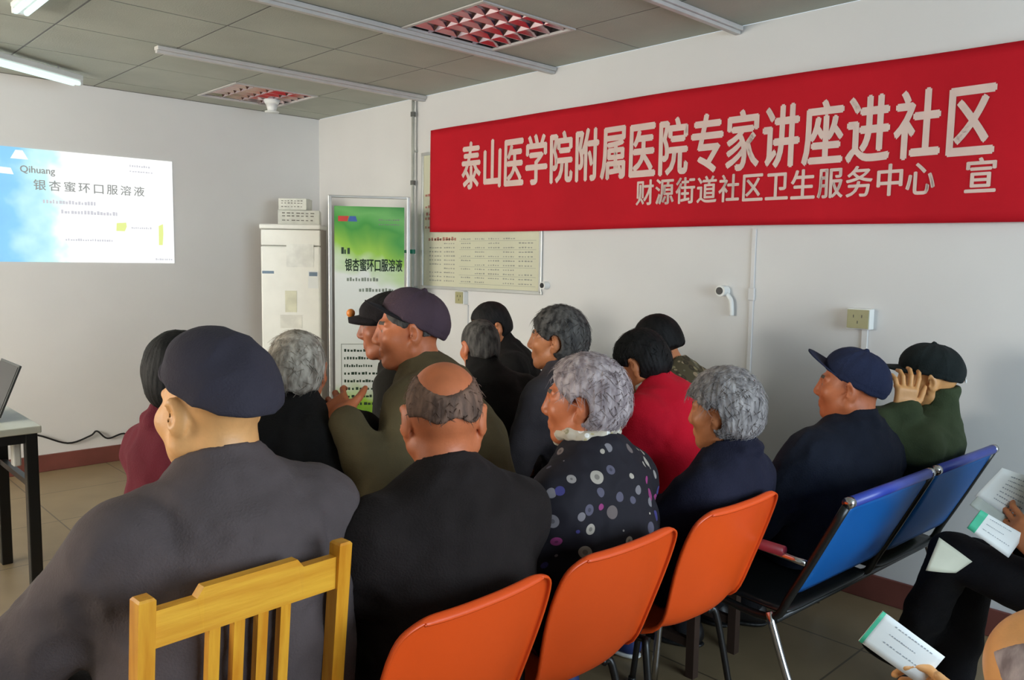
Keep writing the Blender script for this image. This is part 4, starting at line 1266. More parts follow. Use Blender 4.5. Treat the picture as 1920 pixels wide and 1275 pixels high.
def build_jacket(S, J, root, h):
    k = J['k']; f = Field(); fat = S.get('fat', 1.0); add = S.get('puff', 0.012); X = J['X']
    ch = torso_chain(J, k, add, S.get('belly', fat*0.97))
    for (a, ra), (b, rb) in zip(ch, ch[1:]): f.loft(a, b, ra, rb, X, k=0.045)
    f.cap(J['SL'], J['SR'], 0.060*k+add*0.6, k=0.055)
    for sg, nm in ((-1, 'L'), (1, 'R')): f.cap(J['N']-J['ndir']*0.025*k+X*sg*0.040*k, J['S'+nm]-X*sg*0.015*k, 0.056*k, 0.052*k+add*0.6, k=0.06)
    hump = S.get('hump', 0.0)
    if hump: f.ell(J['N']-J['ndir']*0.10*k-J['Y']*0.045*k, (0.13*k, 0.07*k+hump, 0.12*k), None, k=0.06)
    for nm, sg in (('L', -1), ('R', 1)):
        Sx, E, Wr = J['S'+nm], J['E'+nm], J['W'+nm]
        f.path([Sx, E], (0.062*k+add, 0.053*k+add*0.8), k=0.055)
        cuff = E + (Wr-E)*S.get('sleeve'+nm, 0.93)
        f.path([E, E*0.5+cuff*0.5, cuff], (0.053*k+add*0.8, 0.048*k+add*0.8, 0.038*k+add*0.7), k=0.03)
    # hem spread onto the lap
    f.loft(J['P0']+V3(0, 0.03, 0.0)*k, J['P0']+V3(0, 0.12, 0.00)*k, (0.15*k*fat+add, 0.07*k+add), (0.14*k+add, 0.05*k+add), V3(1, 0, 0), k=0.05)
    # collar
    n0 = J['N']-J['ndir']*0.02*k-J['Y']*0.004; n1 = J['N']+J['ndir']*S.get('collar', 0.050)*k - J['Y']*0.010*k
    cr = S.get('collar_r', 0.070)
    f.cap(n0, n1, cr*k+0.008, cr*k, k=0.020)
    f.half(J['ndir']*1.0, float(J['ndir'] @ n1)+0.018, 0.008) if S.get('collar_cut', True) and S.get('hands_low', True) else None
    f.cap(J['N']+J['ndir']*0.0+J['Y']*0.006*k, J['N']+J['ndir']*0.20*k+J['Y']*0.05*k, (cr-0.009)*k, (cr+0.01)*k, k=0.006, mode='s')
    if not S.get('collar_cut', True): f.cap(J['N']+J['ndir']*(S.get('collar', 0.05)+0.145)*k, J['N']+J['ndir']*0.5*k, 0.125*k, 0.125*k, k=0.01, mode='s')
    if S.get('collar_fold', True) and S.get('collar_cut', True):
        f.path([J['N']+J['ndir']*0.028*k-J['Y']*0.070*k-X*0.055*k, J['N']+J['ndir']*0.030*k-J['Y']*0.082*k, J['N']+J['ndir']*0.028*k-J['Y']*0.070*k+X*0.055*k], (0.014*k, 0.016*k, 0.014*k), k=0.02)
    back_plane(S, f, 0.0)
    fn = fold_noise(S.get('seed', 1), S.get('fold', 0.006), 0.12, (1, 1, 0.75))
    fn2 = fold_noise(S.get('seed', 1)+50, S.get('fold', 0.006)*0.8, 0.06, (0.9, 0.9, 1.1))
    els = [J['EL'], J['ER'], (J['SL']+J['C'])/2, (J['SR']+J['C'])/2]
    def disp(P):
        o = fn(P)
        w = np.zeros(len(P), F32)
        for e in els: w = np.maximum(w, np.exp(-((P-e.astype(F32))**2).sum(1)/0.012))
        return o + fn2(P)*(0.25+0.9*w)
    f.disp = disp
    pts = [J[a+b] for a in 'SEW' for b in 'LR'] + [J['P0']-V3(0, 0, 0.1), J['N'], J['P0']+V3(0, 0.16, 0)] + [c for c, _ in ch]
    lo, hi = bounds(pts, 0.22 if fat > 1 else 0.19)
    zt = S.get('jacket_floor', None)
    f.half((0, 0, -1), -(S['seat']+0.006), 0.01)
    v, q = surface(f, lo, hi, h)
    return mesh_obj('jacket', np_mesh('jacket', relax(v, q), q), S['jacket'], root, True)

def build_trousers(S, J, root, h):
    k = J['k']; f = Field(); fat = S.get('fat', 1.0)
    f.loft(J['HL']+V3(0, -0.03, -0.0)*k, J['HR']+V3(0, -0.03, 0)*k, (0.10*k, 0.088*k), (0.10*k, 0.088*k), V3(0, 1, 0), k=0.04)
    for nm in 'LR':
        A = J['A'+nm]; K = J['K'+nm]
        f.path([J['H'+nm], K], (0.086*k, 0.066*k), k=0.04)
        f.path([K, K*0.4+A*0.6, A+V3(0, 0, 0.00)], (0.066*k, 0.060*k, 0.056*k), k=0.03)
    back_plane(S, f, 0.008)
    f.disp = fold_noise(S.get('seed', 1)+9, 0.005, 0.10)
    f.half((0, 0, -1), -0.055, 0.01)
    pts = [J[a+b] for a in 'HKA' for b in 'LR']
    lo, hi = bounds(pts, 0.13)
    v, q = surface(f, lo, hi, h)
    return mesh_obj('trousers', np_mesh('trousers', relax(v, q), q), S['trousers'], root, True)

def build_shoe(S, J, nm, root, h):
    k = J['k']; A = J['A'+nm]; t = unit(V3(J['toe'+nm][0], J['toe'+nm][1], 0)); X = V3(t[1], -t[0], 0)
    g = A[2]-0.085
    Rm = np.stack([X, t, V3(0, 0, 1)], 1); b = V3(A[0], A[1], g)
    f = Field()
    f.ell(b+t*0.06*k+V3(0, 0, 0.04), (0.046*k, 0.125*k, 0.045*k), Rm, k=0.02)
    f.ell(b-t*0.015*k+V3(0, 0, 0.062), (0.040*k, 0.055*k, 0.055*k), Rm, k=0.03)
    f.half((0, 0, -1), -(g+0.018), 0.004)
    lo, hi = bounds([b-t*0.1, b+t*0.2, b+V3(0, 0, 0.12)], 0.07); lo[2] = g-0.02
    v, q = surface(f, lo, hi, h)
    up = mesh_obj('shoe', np_mesh('shoe', relax(v, q), q), S.get('shoe', M['shoe']), root, True)
    f = Field()
    f.ell(b+t*0.055*k+V3(0, 0, 0.018), (0.050*k, 0.132*k, 0.03*k), Rm, k=0.02)
    f.half((0, 0, -1), -(g+0.001), 0.003); f.half((0, 0, 1), g+0.022, 0.003)
    v, q = surface(f, lo, hi, h)
    mesh_obj('sole', np_mesh('sole', v, q), S.get('sole', M['black']), up, True)

HAIR = {
    'short': dict(th=0.011, nape=-0.060, front=0.072, rough=0.0012, slope=0.95),
    'crew': dict(th=0.006, nape=-0.055, front=0.066, rough=0.0010, slope=1.0),
    'bob': dict(th=0.022, nape=-0.080, front=0.060, rough=0.0016, slope=0.95, vol=(0.0, -0.02, 0.015)),
    'full': dict(th=0.020, nape=-0.080, front=0.056, rough=0.0016, slope=0.85),
    'wavy': dict(th=0.022, nape=-0.078, front=0.060, rough=0.0024, slope=0.80),
    'ring': dict(th=0.0035, nape=0.008, ear_y=0.030, front=0.052, rough=0.0008, slope=0.5, top=0.074, slen=0.45),
}
def build_hair(S, J, root, h, kind, m, strands=0, seed=3, under_cap=False):
    p = dict(HAIR[kind]); p.update(S.get('hair_opt', {}))
    s = J['hs']; T = head_local(J); R = J['R']; f = Field()
    th = p['th']
    f.ell(T(0, -0.014, 0.030), V3(0.0755+th, 0.094+th, 0.088+th)*s, R, k=0.02)
    f.ell(T(0, -0.045, -0.020), V3(0.060+th*0.9, 0.062+th*0.9, 0.072)*s, R, k=0.03)
    if 'vol' in p:
        f.ell(T(*p['vol']), V3(0.080+th*0.8, 0.090+th*0.8, 0.085+th*0.6)*s, R, k=0.03)
    Hc32 = J['Hc'].astype(F32); R32 = R.astype(F32)
    rs = np.random.RandomState(seed)
    ph = rs.uniform(0, 6.28, 8)
    def loc(P): return ((P-Hc32) @ R32)/F32(s)
    ear_y = p.get('ear_y', 0.006)
    def keep(P):
        q = loc(P); x, y, z = q[:, 0], q[:, 1], q[:, 2]
        ax = np.abs(x)
        # above a line rising from the temple to the forehead hairline
        a = (p['front'] - (0.088-y)*p['slope']*0.72) - z + 0.012*np.sin(ax*60+ph[0])
        a = np.where(y > 0.012, a, (p['front']-(0.088-0.012)*p['slope']*0.72) - z + 0.0*y)
        # behind the ear line, above the nape
        b = np.maximum(y-ear_y+0.25*np.maximum(0, -z-0.01), (p['nape'] + 0.006*np.sin(x*90+ph[1])) - z)
        d = b if 'top' in p else np.minimum(a, b)
        # leave the ear free
        if p.get('ears', True):
            e = 0.026 - np.sqrt((y+0.012)**2+((z+0.010)*0.72)**2)
            d = np.maximum(d, np.where(ax > 0.05, e, -1))
        if 'top' in p: d = np.maximum(d, z-p['top'] + 0.22*np.maximum(0, -y-0.03) - 0.42*np.sqrt(ax*ax+0.0004)+0.0084 + 0.002*np.sin(x*70+ph[2]))
        return (d*s).astype(F32)
    f.func(keep, 0.008, 'i')
    amp = p['rough']
    def disp(P):
        q = loc(P)
        az = np.arctan2(q[:, 0], -q[:, 1]-0.02); el = np.arctan2(q[:, 2]-0.02, np.hypot(q[:, 0], q[:, 1]))
        o = np.sin(az*38+1.6*np.sin(el*4+ph[3])+ph[4])*0.45 + np.sin(az*67+1.2*np.sin(el*6+ph[5]))*0.35 + np.sin(el*7+3*np.sin(az*2.5+ph[6]))*0.6
        return (amp*s*o).astype(F32)
    f.disp = disp
    lo, hi = bounds([J['Hc']], 0.165*s)
    v, q = surface(f, lo, hi, h)
    if strands:
        # loose strands following the hair down from the crown
        tri_c = v[q].mean(1); e1 = v[q[:, 1]]-v[q[:, 0]]; e2 = v[q[:, 3]]-v[q[:, 0]]
        nr = np.cross(e1, e2); nr /= np.maximum(np.linalg.norm(nr, axis=1), 1e-9)[:, None]
        cen = T(0, -0.014, 0.0)
        outw = ((tri_c-cen)*nr).sum(1) > 0.02
        cand = np.nonzero(outw)[0]
        pick = rs.choice(cand, min(strands, len(cand)), replace=False)
        crown = T(0.01, -0.045, 0.13)
        SV = []; SQ = []; base = len(v)
        for i in pick:
            p0 = tri_c[i]; n0 = nr[i]; L = rs.uniform(0.018, 0.045)*s*p.get('slen', 1.0); wdt = rs.uniform(0.0007, 0.0014)
            pts = []; pc = p0.copy(); n = n0
            g = pc-crown + R @ V3(rs.normal()*0.02, -0.01, -0.05)
            t = unit(g-n*(g @ n)+0.25*np.cross(n, unit(g))*rs.normal())
            rad0 = np.linalg.norm(pc-cen)
            for j in range(4):
                pts.append(pc + unit(pc-cen)*(0.0012+0.0012*math.sin(j*1.1)+(0.003*max(0, rs.normal()) if j == 3 else 0)))
                pc = pc + t*L/3; d = unit(pc-cen)
                pc = cen + d*(rad0*0.65+np.linalg.norm(pc-cen)*0.35); t = unit(t-d*(t @ d)*0.9)
            for j, pt in enumerate(pts):
                b = unit(np.cross(t, unit(pt-cen))); w = wdt*(1-0.28*j)
                up = unit(pt-cen)
                SV += [pt+b*w, pt-b*w, pt+up*w*1.2]
            o = base+len(SV)-12
            for j in range(3):
                for a in range(3): SQ.append((o+j*3+a, o+j*3+(a+1) % 3, o+j*3+3+(a+1) % 3, o+j*3+3+a))
        v = np.concatenate([v, np.array(SV)]); q = np.concatenate([q, np.array(SQ)])
    return mesh_obj('hair', np_mesh('hair', v, q), m, root, True)

def build_cap(S, J, root, m, opt):
    """baseball cap: crown, brim and button"""
    s = J['hs']; R = J['R'] @ rotx(math.radians(opt.get('tilt', 0))); Hc = J['Hc']
    up = opt.get('up', 0.0)
    def T(x, y, z): return Hc + R @ V3(x, y, z+up)*s
    f = Field()
    tall = opt.get('tall', 0.098)
    f.ell(T(0, -0.014, 0.036), V3(0.089, 0.110, tall)*s, R, k=0.01)
    f.ell(T(0, 0.030, 0.060), V3(0.066, 0.062, tall-0.030)*s, R, k=0.03)
    zc = opt.get('rim', 0.030)
    sl = opt.get('slope', 0.24)
    n = R @ V3(0, sl, -1)
    f.half(n, float(unit(n) @ T(0, 0, zc)), 0.006)
    f.cap(T(0, -0.014, 0.036+tall), T(0, -0.014, 0.036+tall+0.002), 0.008*s, k=0.004)
    Hc32 = Hc.astype(F32); R32 = R.astype(F32); s32 = F32(s)
    def disp(P):
        q = ((P-Hc32) @ R32)/s32
        az = np.arctan2(q[:, 0], q[:, 1]+0.014)
        seam = np.exp(-(np.abs(((az/(math.pi/3)+0.5) % 1.0)-0.5)/0.035)**2)
        band = np.exp(-((q[:, 2]-up-zc-sl*q[:, 1]-0.018)/0.004)**2)
        return (0.0014*seam*0+0.0012*band+0.0012*np.sin(az*9+q[:, 2]*60) - 0.0016*seam).astype(F32)
    f.disp = disp
    lo, hi = bounds([T(0, 0, 0.06)], 0.14*s)
    v, q = surface(f, lo, hi, opt.get('h', 0.004))
    o = mesh_obj('cap', np_mesh('cap', v, q), m, root, True)
    # brim
    L = opt.get('brim', 0.070); bt = math.radians(opt.get('brim_tilt', -12)); N1 = 21; N2 = 7
    rows_t, rows_b = [], []; BT = opt.get('thick', 0.0026)
    for j in range(N2):
        e = j/(N2-1); rt, rb = [], []
        for i in range(N1):
            u = -1+2*i/(N1-1); ph = u*math.radians(70)
            x0 = 0.083*math.sin(ph); y0 = -0.014+0.104*math.cos(ph)
            ext = L*(max(0.0, 1-u*u))**0.55
            x = x0*(1+0.03*e); y = y0+ext*e*1.0
            z = zc+sl*y0+0.004 + math.sin(bt)*ext*e - 0.6*(x*x)*(0.4+0.9*e)
            rt.append(T(x, y, z+BT)); rb.append(T(x, y-0.0005, z-BT))
        rows_t.append(rt); rows_b.append(rb)
    bm = bmesh.new()
    gt = [[bm.verts.new(p) for p in r_] for r_ in rows_t]; gb = [[bm.verts.new(p) for p in r_] for r_ in rows_b]
    for j in range(N2-1):
        for i in range(N1-1):
            bm.faces.new((gt[j][i], gt[j][i+1], gt[j+1][i+1], gt[j+1][i])); bm.faces.new((gb[j][i], gb[j+1][i], gb[j+1][i+1], gb[j][i+1]))
    for i in range(N1-1):
        bm.faces.new((gt[-1][i], gt[-1][i+1], gb[-1][i+1], gb[-1][i])); bm.faces.new((gt[0][i+1], gt[0][i], gb[0][i], gb[0][i+1]))
    for j in range(N2-1):
        bm.faces.new((gt[j][0], gt[j+1][0], gb[j+1][0], gb[j][0])); bm.faces.new((gt[j+1][-1], gt[j][-1], gb[j][-1], gb[j+1][-1]))
    bmesh.ops.remove_doubles(bm, verts=bm.verts, dist=0.0004)
    from_bm('brim', bm, opt.get('brim_mat', m), o, True)
    bm = bmesh.new()
    c = T(0, -0.014, 0.036+tall+0.004)
    bmesh.ops.create_uvsphere(bm, u_segments=12, v_segments=8, radius=0.008*s, matrix=Matrix.Translation(Vector(c)) @ Matrix.Diagonal((1, 1, 0.6, 1)))
    from_bm('button', bm, m, o, True)
    if opt.get('badge'):
        bm = bmesh.new(); c = T(0.006, 0.098+L*0.62, zc+sl*0.098+0.020)
        bmesh.ops.create_uvsphere(bm, u_segments=14, v_segments=10, radius=0.016*s, matrix=Matrix.Translation(Vector(c)))
        bmesh.ops.create_cone(bm, cap_ends=True, segments=12, radius1=0.010, radius2=0.008, depth=0.012, matrix=Matrix.Translation(Vector(c)+Vector((0, 0, -0.014))))
        from_bm('badge', bm, opt['badge'], o, True)
    if opt.get('strap'):
        bm = bmesh.new(); c = T(0, -0.124, zc-sl*0.12+0.012)
        Rv = Matrix([list(r_) for r_ in R])
        add_box(bm, c, (0.030, 0.006, 0.014), Rv, 0.002)
        from_bm('buckle', bm, opt['strap'], o)
    return o

def build_flat_cap(S, J, root, m):
    s = J['hs']; Rc = J['R'] @ rotx(math.radians(S.get('cap_tilt', 16))); R = J['R']; Hc = J['Hc']
    def T(x, y, z): return Hc + Rc @ V3(x, y, z)*s
    f = Field()
    f.ell(T(0, -0.019, 0.052), V3(0.097, 0.112, 0.078)*s, Rc, k=0.03)            # soft crown, full at the back
    f.ell(T(0, 0.010, 0.088), V3(0.078, 0.086, 0.054)*s, Rc, k=0.04)             # high front
    f.ell(T(0, -0.016, 0.022), V3(0.086, 0.104, 0.050)*s, Rc, k=0.03)            # band
    n = Rc @ V3(0, 0.0, -1)
    f.half(n, float(unit(n) @ T(0, 0, 0.046)), 0.010)
    Hc32 = Hc.astype(F32); R32 = Rc.astype(F32); fn = fold_noise(17, 0.004, 0.09)
    def disp(P):
        q = (P-Hc32) @ R32
        return fn(P)
    f.disp = disp
    lo, hi = bounds([T(0, -0.02, 0.06)], 0.20*s)
    v, q = surface(f, lo, hi, 0.0045)
    o = mesh_obj('flat_cap', np_mesh('flat_cap', v, q), m, root, True)
    bm = bmesh.new(); N1, N2 = 17, 5; G = []
    for dz in (0.003, -0.003):
        g = []
        for j in range(N2):
            e = j/(N2-1); row = []
            for i in range(N1):
                u = -1+2*i/(N1-1); ph = u*math.radians(62)
                ext = 0.036*(max(0, 1-u*u))**0.6
                x = 0.088*math.sin(ph); y = -0.016+0.106*math.cos(ph)+ext*e
                row.append(bm.verts.new(T(x, y, 0.050-0.35*ext*e-1.2*x*x+dz)))
            g.append(row)
        G.append(g)
    for j in range(N2-1):
        for i in range(N1-1):
            bm.faces.new((G[0][j][i], G[0][j][i+1], G[0][j+1][i+1], G[0][j+1][i])); bm.faces.new((G[1][j][i], G[1][j+1][i], G[1][j+1][i+1], G[1][j][i+1]))
    for i in range(N1-1): bm.faces.new((G[0][-1][i], G[0][-1][i+1], G[1][-1][i+1], G[1][-1][i]))
    bmesh.ops.remove_doubles(bm, verts=bm.verts, dist=0.0004)
    from_bm('brim', bm, m, o, True)
    return o

M['shoe'] = mat('black_shoe', (24, 22, 22), 0.45)
M['trouser_dark'] = cloth('dark_trousers', (30, 30, 33)); M['trouser_grey'] = cloth('grey_trousers', (58, 56, 58))
def fit(S, top):
    """seat height S['sit'] by a longer or more sunken trunk, and the lean that brings the head S['off'] metres ahead of the hips"""
    S.setdefault('seat', 0.43); sit = S.get('sit', 0.425); S.setdefault('trunk', 1.0)
    for it in range(6):
        if 'off' in S:
            a, b = -32.0, 40.0
            for _ in range(22):
                S['lean'] = (a+b)/2
                if skeleton(S)['top'][1] > S['off']: b = S['lean']
                else: a = S['lean']
        for _ in range(2): S['seat'] += top[2]-skeleton(S)['top'][2]
        if it < 5: S['trunk'] = min(1.14, max(0.80, S['trunk'] + (S['seat']-sit)/0.505/S.get('k', 1.0)))
    return skeleton(S)

def person(label, top, az, S):
    """a seated person: top = world position of the top of the head (hair and caps come above), az = way the body faces, degrees from the front wall towards the right wall"""
    S = dict(S); S.setdefault('seat', 0.44); S.setdefault('trousers', M['trouser_dark'])
    top = np.array(top, float)
    J = fit(S, top)
    a = -math.radians(az); Rz = rotz(a)
    loc = top - Rz @ J['top']; loc[2] = 0
    root = thing('person', label, 'person', tuple(loc), a); S['loc'] = loc; S['Rz'] = Rz
    h = S.get('h', 0.008)
    build_body(S, J, root, max(h*1.5, 0.010), S.get('hf', 0.0045))
    build_jacket(S, J, root, h)
    build_trousers(S, J, root, max(h, 0.010))
    for nm in 'LR': build_shoe(S, J, nm, root, 0.009)
    if S.get('hair'): build_hair(S, J, root, S.get('hh', 0.004), S['hair'], S['hairmat'], S.get('strands', 0), S.get('seed', 1))
    if S.get('cap'): build_cap(S, J, root, S['capmat'], S['cap'])
    if S.get('flat_cap'): build_flat_cap(S, J, root, S['capmat'])
    S['J'] = J; S['loc'] = loc; S['Rz'] = Rz
    print('PERSON seat %.3f loc %.2f %.2f  %s' % (S['seat'], loc[0], loc[1], label[:50]))
    if S.get('stool'): stool(float(loc[0]), float(loc[1]), float(S['seat']-0.004), S['stool'])
    return root, S
def to_world(S, p): return S['loc'] + S['Rz'] @ np.asarray(p, float)

# ------------------------------------------------------------------ the audience
CR = np.array([0.72315, -0.69052, 0.0]); CF = np.array([0.68837, 0.71878, -0.05]); UP = np.array([0.0, 0.0, 1.0])
def loc_dir(az, v): return rotz(-math.radians(az)).T @ np.asarray(v, float)
def world_arm(top, az, S, side, wrist, pole, d, palm, **kw):
    """arm pose given in world space"""
    S2 = dict(S); S2.setdefault('seat', 0.44)
    J = fit(S2, top); Rz = rotz(-math.radians(az)); loc = np.array(top, float) - Rz @ J['top']; loc[2] = 0
    S['arm'+side] = dict(wrist=Rz.T @ (np.array(wrist, float)-loc), pole=Rz.T @ np.asarray(pole, float), dir=Rz.T @ np.asarray(d, float), palm=Rz.T @ np.asarray(palm, float), **kw)

J_ = {'grey': cloth('jacket_warm_grey', (87, 77, 77)), 'maroon': cloth('jacket_maroon', (94, 28, 40)), 'black': cloth('jacket_black', (27, 25, 24)), 'soft_black': cloth('jacket_soft_black', (36, 30, 29)),
      'olive': cloth('jacket_olive', (92, 81, 57)), 'dark': cloth('jacket_dark', (36, 34, 30)), 'slate': cloth('jacket_slate', (72, 67, 71)), 'red': cloth('jacket_red', (206, 22, 46), var=0.06),
      'navy': cloth('jacket_navy', (32, 32, 48)), 'navy_black': cloth('jacket_blue_black', (28, 32, 44)), 'green': cloth('jacket_green', (58, 68, 46)),
      'floral': spots_cloth('jacket_flowered', (34, 31, 38), [(150, 142, 138), (150, 62, 116), (92, 88, 104), (172, 162, 150), (70, 66, 124), (112, 100, 98), (126, 120, 124)], 21.0, 0.36, 0.98),
      'camo': spots_cloth('jacket_mottled', (92, 84, 62), [(150, 140, 104), (70, 62, 48), (120, 116, 96), (168, 150, 120)], 34.0, 0.62, 0.95)}
M['cap_grey'] = cloth('cap_charcoal', (57, 53, 62), var=0.06); M['cap_plum'] = cloth('cap_plum', (74, 58, 66), var=0.06); M['cap_plum_brim'] = cloth('cap_dark_brim', (34, 30, 32))
M['cap_navy'] = cloth('cap_navy', (36, 42, 66), var=0.06); M['cap_black'] = cloth('cap_black', (30, 36, 36), var=0.06)

# front-left man in the flat cap
S = dict(k=1.05, skin=SK['light'], jacket=J_['grey'], trousers=M['trouser_grey'], off=0.08, slump=12, neck=4, hyaw=-11, hpitch=2, side=2.0, flat_cap=True, capmat=M['cap_grey'],
         shoulder=0.180, puff=0.027, belly=1.24, drop=0.10, back=(1.335, -0.11), fat=1.18, h=0.0075, hf=0.004, seed=2, fold=0.008, collar=0.045, collar_r=0.078, sit=0.44, cap_tilt=22, head=1.06,
         armL=dict(wrist=(-0.31, 0.41, 0.61), pole=(-0.74, -0.47, -0.50), dir=(0.1, 1, -0.2)), armR=dict(wrist=(0.16, 0.34, 0.60), pole=(0.9, -0.5, -0.5)), legL=dict(ankle=(-0.24, 0.46, 0.085)), fine_hands='L')
person('person in a charcoal flat cap and grey jacket seen from behind at the bottom left', (0.668, 1.540, 1.280), 0, S)

S = dict(skin=SK['tan'], jacket=J_['maroon'], off=-0.07, hyaw=-50, hair='full', hairmat=HM['black'], seed=3, h=0.009, stool='dark stool under the person in maroon, hidden by the man in the flat cap', shoulder=0.155, drop=0.095, k=0.96, puff=0.006)
person('person with black hair in a maroon jacket, mostly hidden behind the charcoal flat cap', (0.858, 2.21, 1.228), 80, S)

S = dict(skin=SK['ruddy'], jacket=J_['black'], lean=10, hyaw=20, hpitch=6, hair='short', hairmat=HM['white'], seed=4, h=0.008, strands=250, collar=0.06, puff=0.016, stool='dark stool under the white haired man in black')
person('white haired person in a black jacket seen from behind in front of the air conditioner', (1.217, 2.213, 1.220), 12, S)

S = dict(k=1.03, skin=SK['ruddy'], jacket=J_['olive'], lean=11, slump=17, hyaw=-22, hpitch=2, hair='crew', hairmat=HM['iron'], hair_opt=dict(th=0.003, nape=-0.012), cap=dict(tilt=17, brim=0.066, brim_tilt=4, brim_mat=M['cap_plum_brim'], rim=0.026), capmat=M['cap_plum'], seed=5, h=0.0075, hf=0.004,
         fat=1.14, puff=0.018, collar_cut=False, collar=0.060, fine_hands='L', stool='dark stool under the man in the plum cap', shoulder=0.185)
p4top = (1.570, 2.110, 1.338)
world_arm(p4top, -34, S, 'L', (1.255, 2.010, 0.985), CR*0.5-UP*1.0-CF*0.4, -CR*0.45+UP*0.40+CF*0.75, CF*0.9-UP*0.3, curl=0.38, thumb=1.3, spread=0.12)
person('person in a plum baseball cap and olive jacket in profile raising the left hand', p4top, -34, S)

S = dict(skin=SK['dark'], jacket=J_['dark'], lean=14, slump=14, hyaw=-12, hpitch=4, hair='short', hairmat=HM['dark'], cap=dict(tilt=-2, brim=0.052, brim_tilt=-6, rim=0.018, tall=0.078, thick=0.010, badge=mat('orange_badge', (232, 140, 60), 0.4)), capmat=M['cap_plum_brim'], seed=6, h=0.009, collar_cut=False,
         hair_opt=dict(th=0.012, front=0.05), stool='dark stool under the man behind the plum cap')
p5top = (1.728, 2.458, 1.318)
person('person in a black cap with orange badge half hidden beyond the plum capped man', p5top, -40, S)

S = dict(skin=SK['tan'], jacket=J_['black'], lean=10, hyaw=-20, hpitch=22, hair='short', hairmat=HM['dark'], seed=7, h=0.010, hf=0.006, collar=0.06, stool='dark stool by the wall under the black haired man')
person('black haired person in a black jacket bending down by the wall under the notice board', (2.731, 3.059, 1.222), -50, S)

S = dict(skin=SK['ruddy'], jacket=J_['black'], lean=14, hyaw=0, hpitch=12, hair='crew', hairmat=HM['iron'], seed=8, h=0.009, hf=0.006, collar=0.100, collar_r=0.074, stool='dark stool under the man with cropped grey hair')
person('person with cropped iron grey hair and high black collar before the notice board', (2.376, 2.698, 1.180), 14, S)

S = dict(k=0.98, skin=SK['tan'], jacket=J_['slate'], lean=8, slump=12, hyaw=-22, hpitch=0, hair='bob', hairmat=HM['iron'], strands=420, seed=9, h=0.008, hf=0.0045, collar=0.05, stool='dark stool under the woman in the slate jacket',
         hair_opt=dict(th=0.020, nape=-0.078))
person('person with thick iron grey hair and slate jacket in profile before the bare right wall', (2.274, 2.113, 1.264), -10, S)

S = dict(k=1.02, skin=SK['ruddy'], jacket=J_['soft_black'], off=0.01, back=(1.252, -0.36), slump=16, neck=6, hyaw=26, hpitch=3, hair='ring', hairmat=HM['ring'], strands=200, seed=10, h=0.0075, hf=0.0038, fold=0.007, collar=0.045, puff=0.02, fat=1.08, shoulder=0.178, drop=0.105, hh=0.0035, head=1.07)
person('balding person in a plain black jacket seen from behind on an orange chair', (1.142, 1.412, 1.218), 8, S)

S = dict(k=0.97, skin=SK['ruddy'], jacket=J_['floral'], back=(1.257, -0.36), off=0.01, slump=16, hyaw=-22, hpitch=2, hair='bob', hairmat=HM['mauve'], strands=700, drop=0.115, shoulder=0.168, seed=11, h=0.0075, hf=0.0038, collar=0.04, fat=1.05, puff=0.018, hh=0.0035,
         hair_opt=dict(th=0.017, nape=-0.085, front=0.100, slope=1.75, vol=(0, -0.03, 0.015)))
w10, S10 = person('person with short silver hair in a dark flowered jacket in profile on an orange chair', (1.618, 1.405, 1.192), -8, S)

S = dict(k=0.97, skin=SK['tan'], jacket=J_['red'], lean=12, slump=18, hyaw=-6, hpitch=30, hair='full', hairmat=HM['black'], strands=200, seed=12, h=0.0085, hf=0.005, fold=0.005, puff=0.022, stool='dark stool under the person in the bright red jacket')
w11, S11 = person('person with black hair in a bright red jacket bowing the head', (2.465, 1.917, 1.168), -2, S)

S = dict(k=0.97, skin=SK['tan'], jacket=J_['camo'], lean=12, slump=14, hyaw=-8, hpitch=26, hair='short', hairmat=HM['black'], hair_opt=dict(th=0.016, nape=-0.045), collar=0.03, seed=13, h=0.010, hf=0.006, stool='dark stool by the wall under the person in mottled brown')
person('person with black hair in a mottled brown jacket by the wall behind the red jacket', (2.86, 2.13, 1.203), -14, S)

S = dict(k=0.95, shoulder=0.155, drop=0.10, skin=SK['tan'], jacket=J_['navy'], back=(1.252, -0.36), off=-0.07, slump=18, hyaw=-2, hpitch=6, hair='wavy', hairmat=HM['grey'], hair_opt=dict(nape=-0.115, th=0.026), strands=900, seed=14, h=0.008, hf=0.0045, puff=0.012, hh=0.0035,
         legR=dict(ankle=(0.26, 0.40, 0.085)), trousers=cloth('purple_trousers', (62, 44, 60)), shoe=mat('blue_sneaker', (44, 58, 110), 0.6, var=0.1), sole=M['white'])
person('person with wavy grey hair and navy jacket beside the blue bench, seen from behind', (2.10, 1.285, 1.122), -6, S)

S = dict(k=1.0, skin=SK['ruddy'], jacket=J_['navy_black'], off=-0.09, back=(1.075, -0.50), slump=18, twist=22, side=7, hyaw=-10, hpitch=-2, cap=dict(tilt=12, brim=0.075, brim_tilt=28, rim=0.022), capmat=M['cap_navy'], seed=15, h=0.0075, hf=0.004, fat=1.18, belly=1.05, puff=0.024)
person('person in a navy baseball cap with raised brim and dark jacket on the blue bench', (2.735, 1.165, 1.152), -6, S)

S = dict(k=0.97, skin=SK['light'], jacket=J_['green'], off=-0.15, back=(1.055, -0.50), slump=20, hyaw=-10, hpitch=4, collar=0.085, cap=dict(tilt=4, brim=0.072, brim_tilt=-2, rim=0.022, strap=M['white']), capmat=M['cap_black'], seed=16, h=0.0075, hf=0.004, fat=1.06, collar_cut=False, sleeveL=1.10, fine_hands='L')
p15top = (3.10, 1.055, 1.157)
world_arm(p15top, -10, S, 'L', (2.915, 1.070, 0.938), -CR*0.3-UP*1.0-CF*0.2, UP*1.0+CR*0.12, CF, curl=0.50, thumb=0.7, spread=0.18)
person('person in a black cap and green jacket holding a hand before the face', p15top, -10, S)

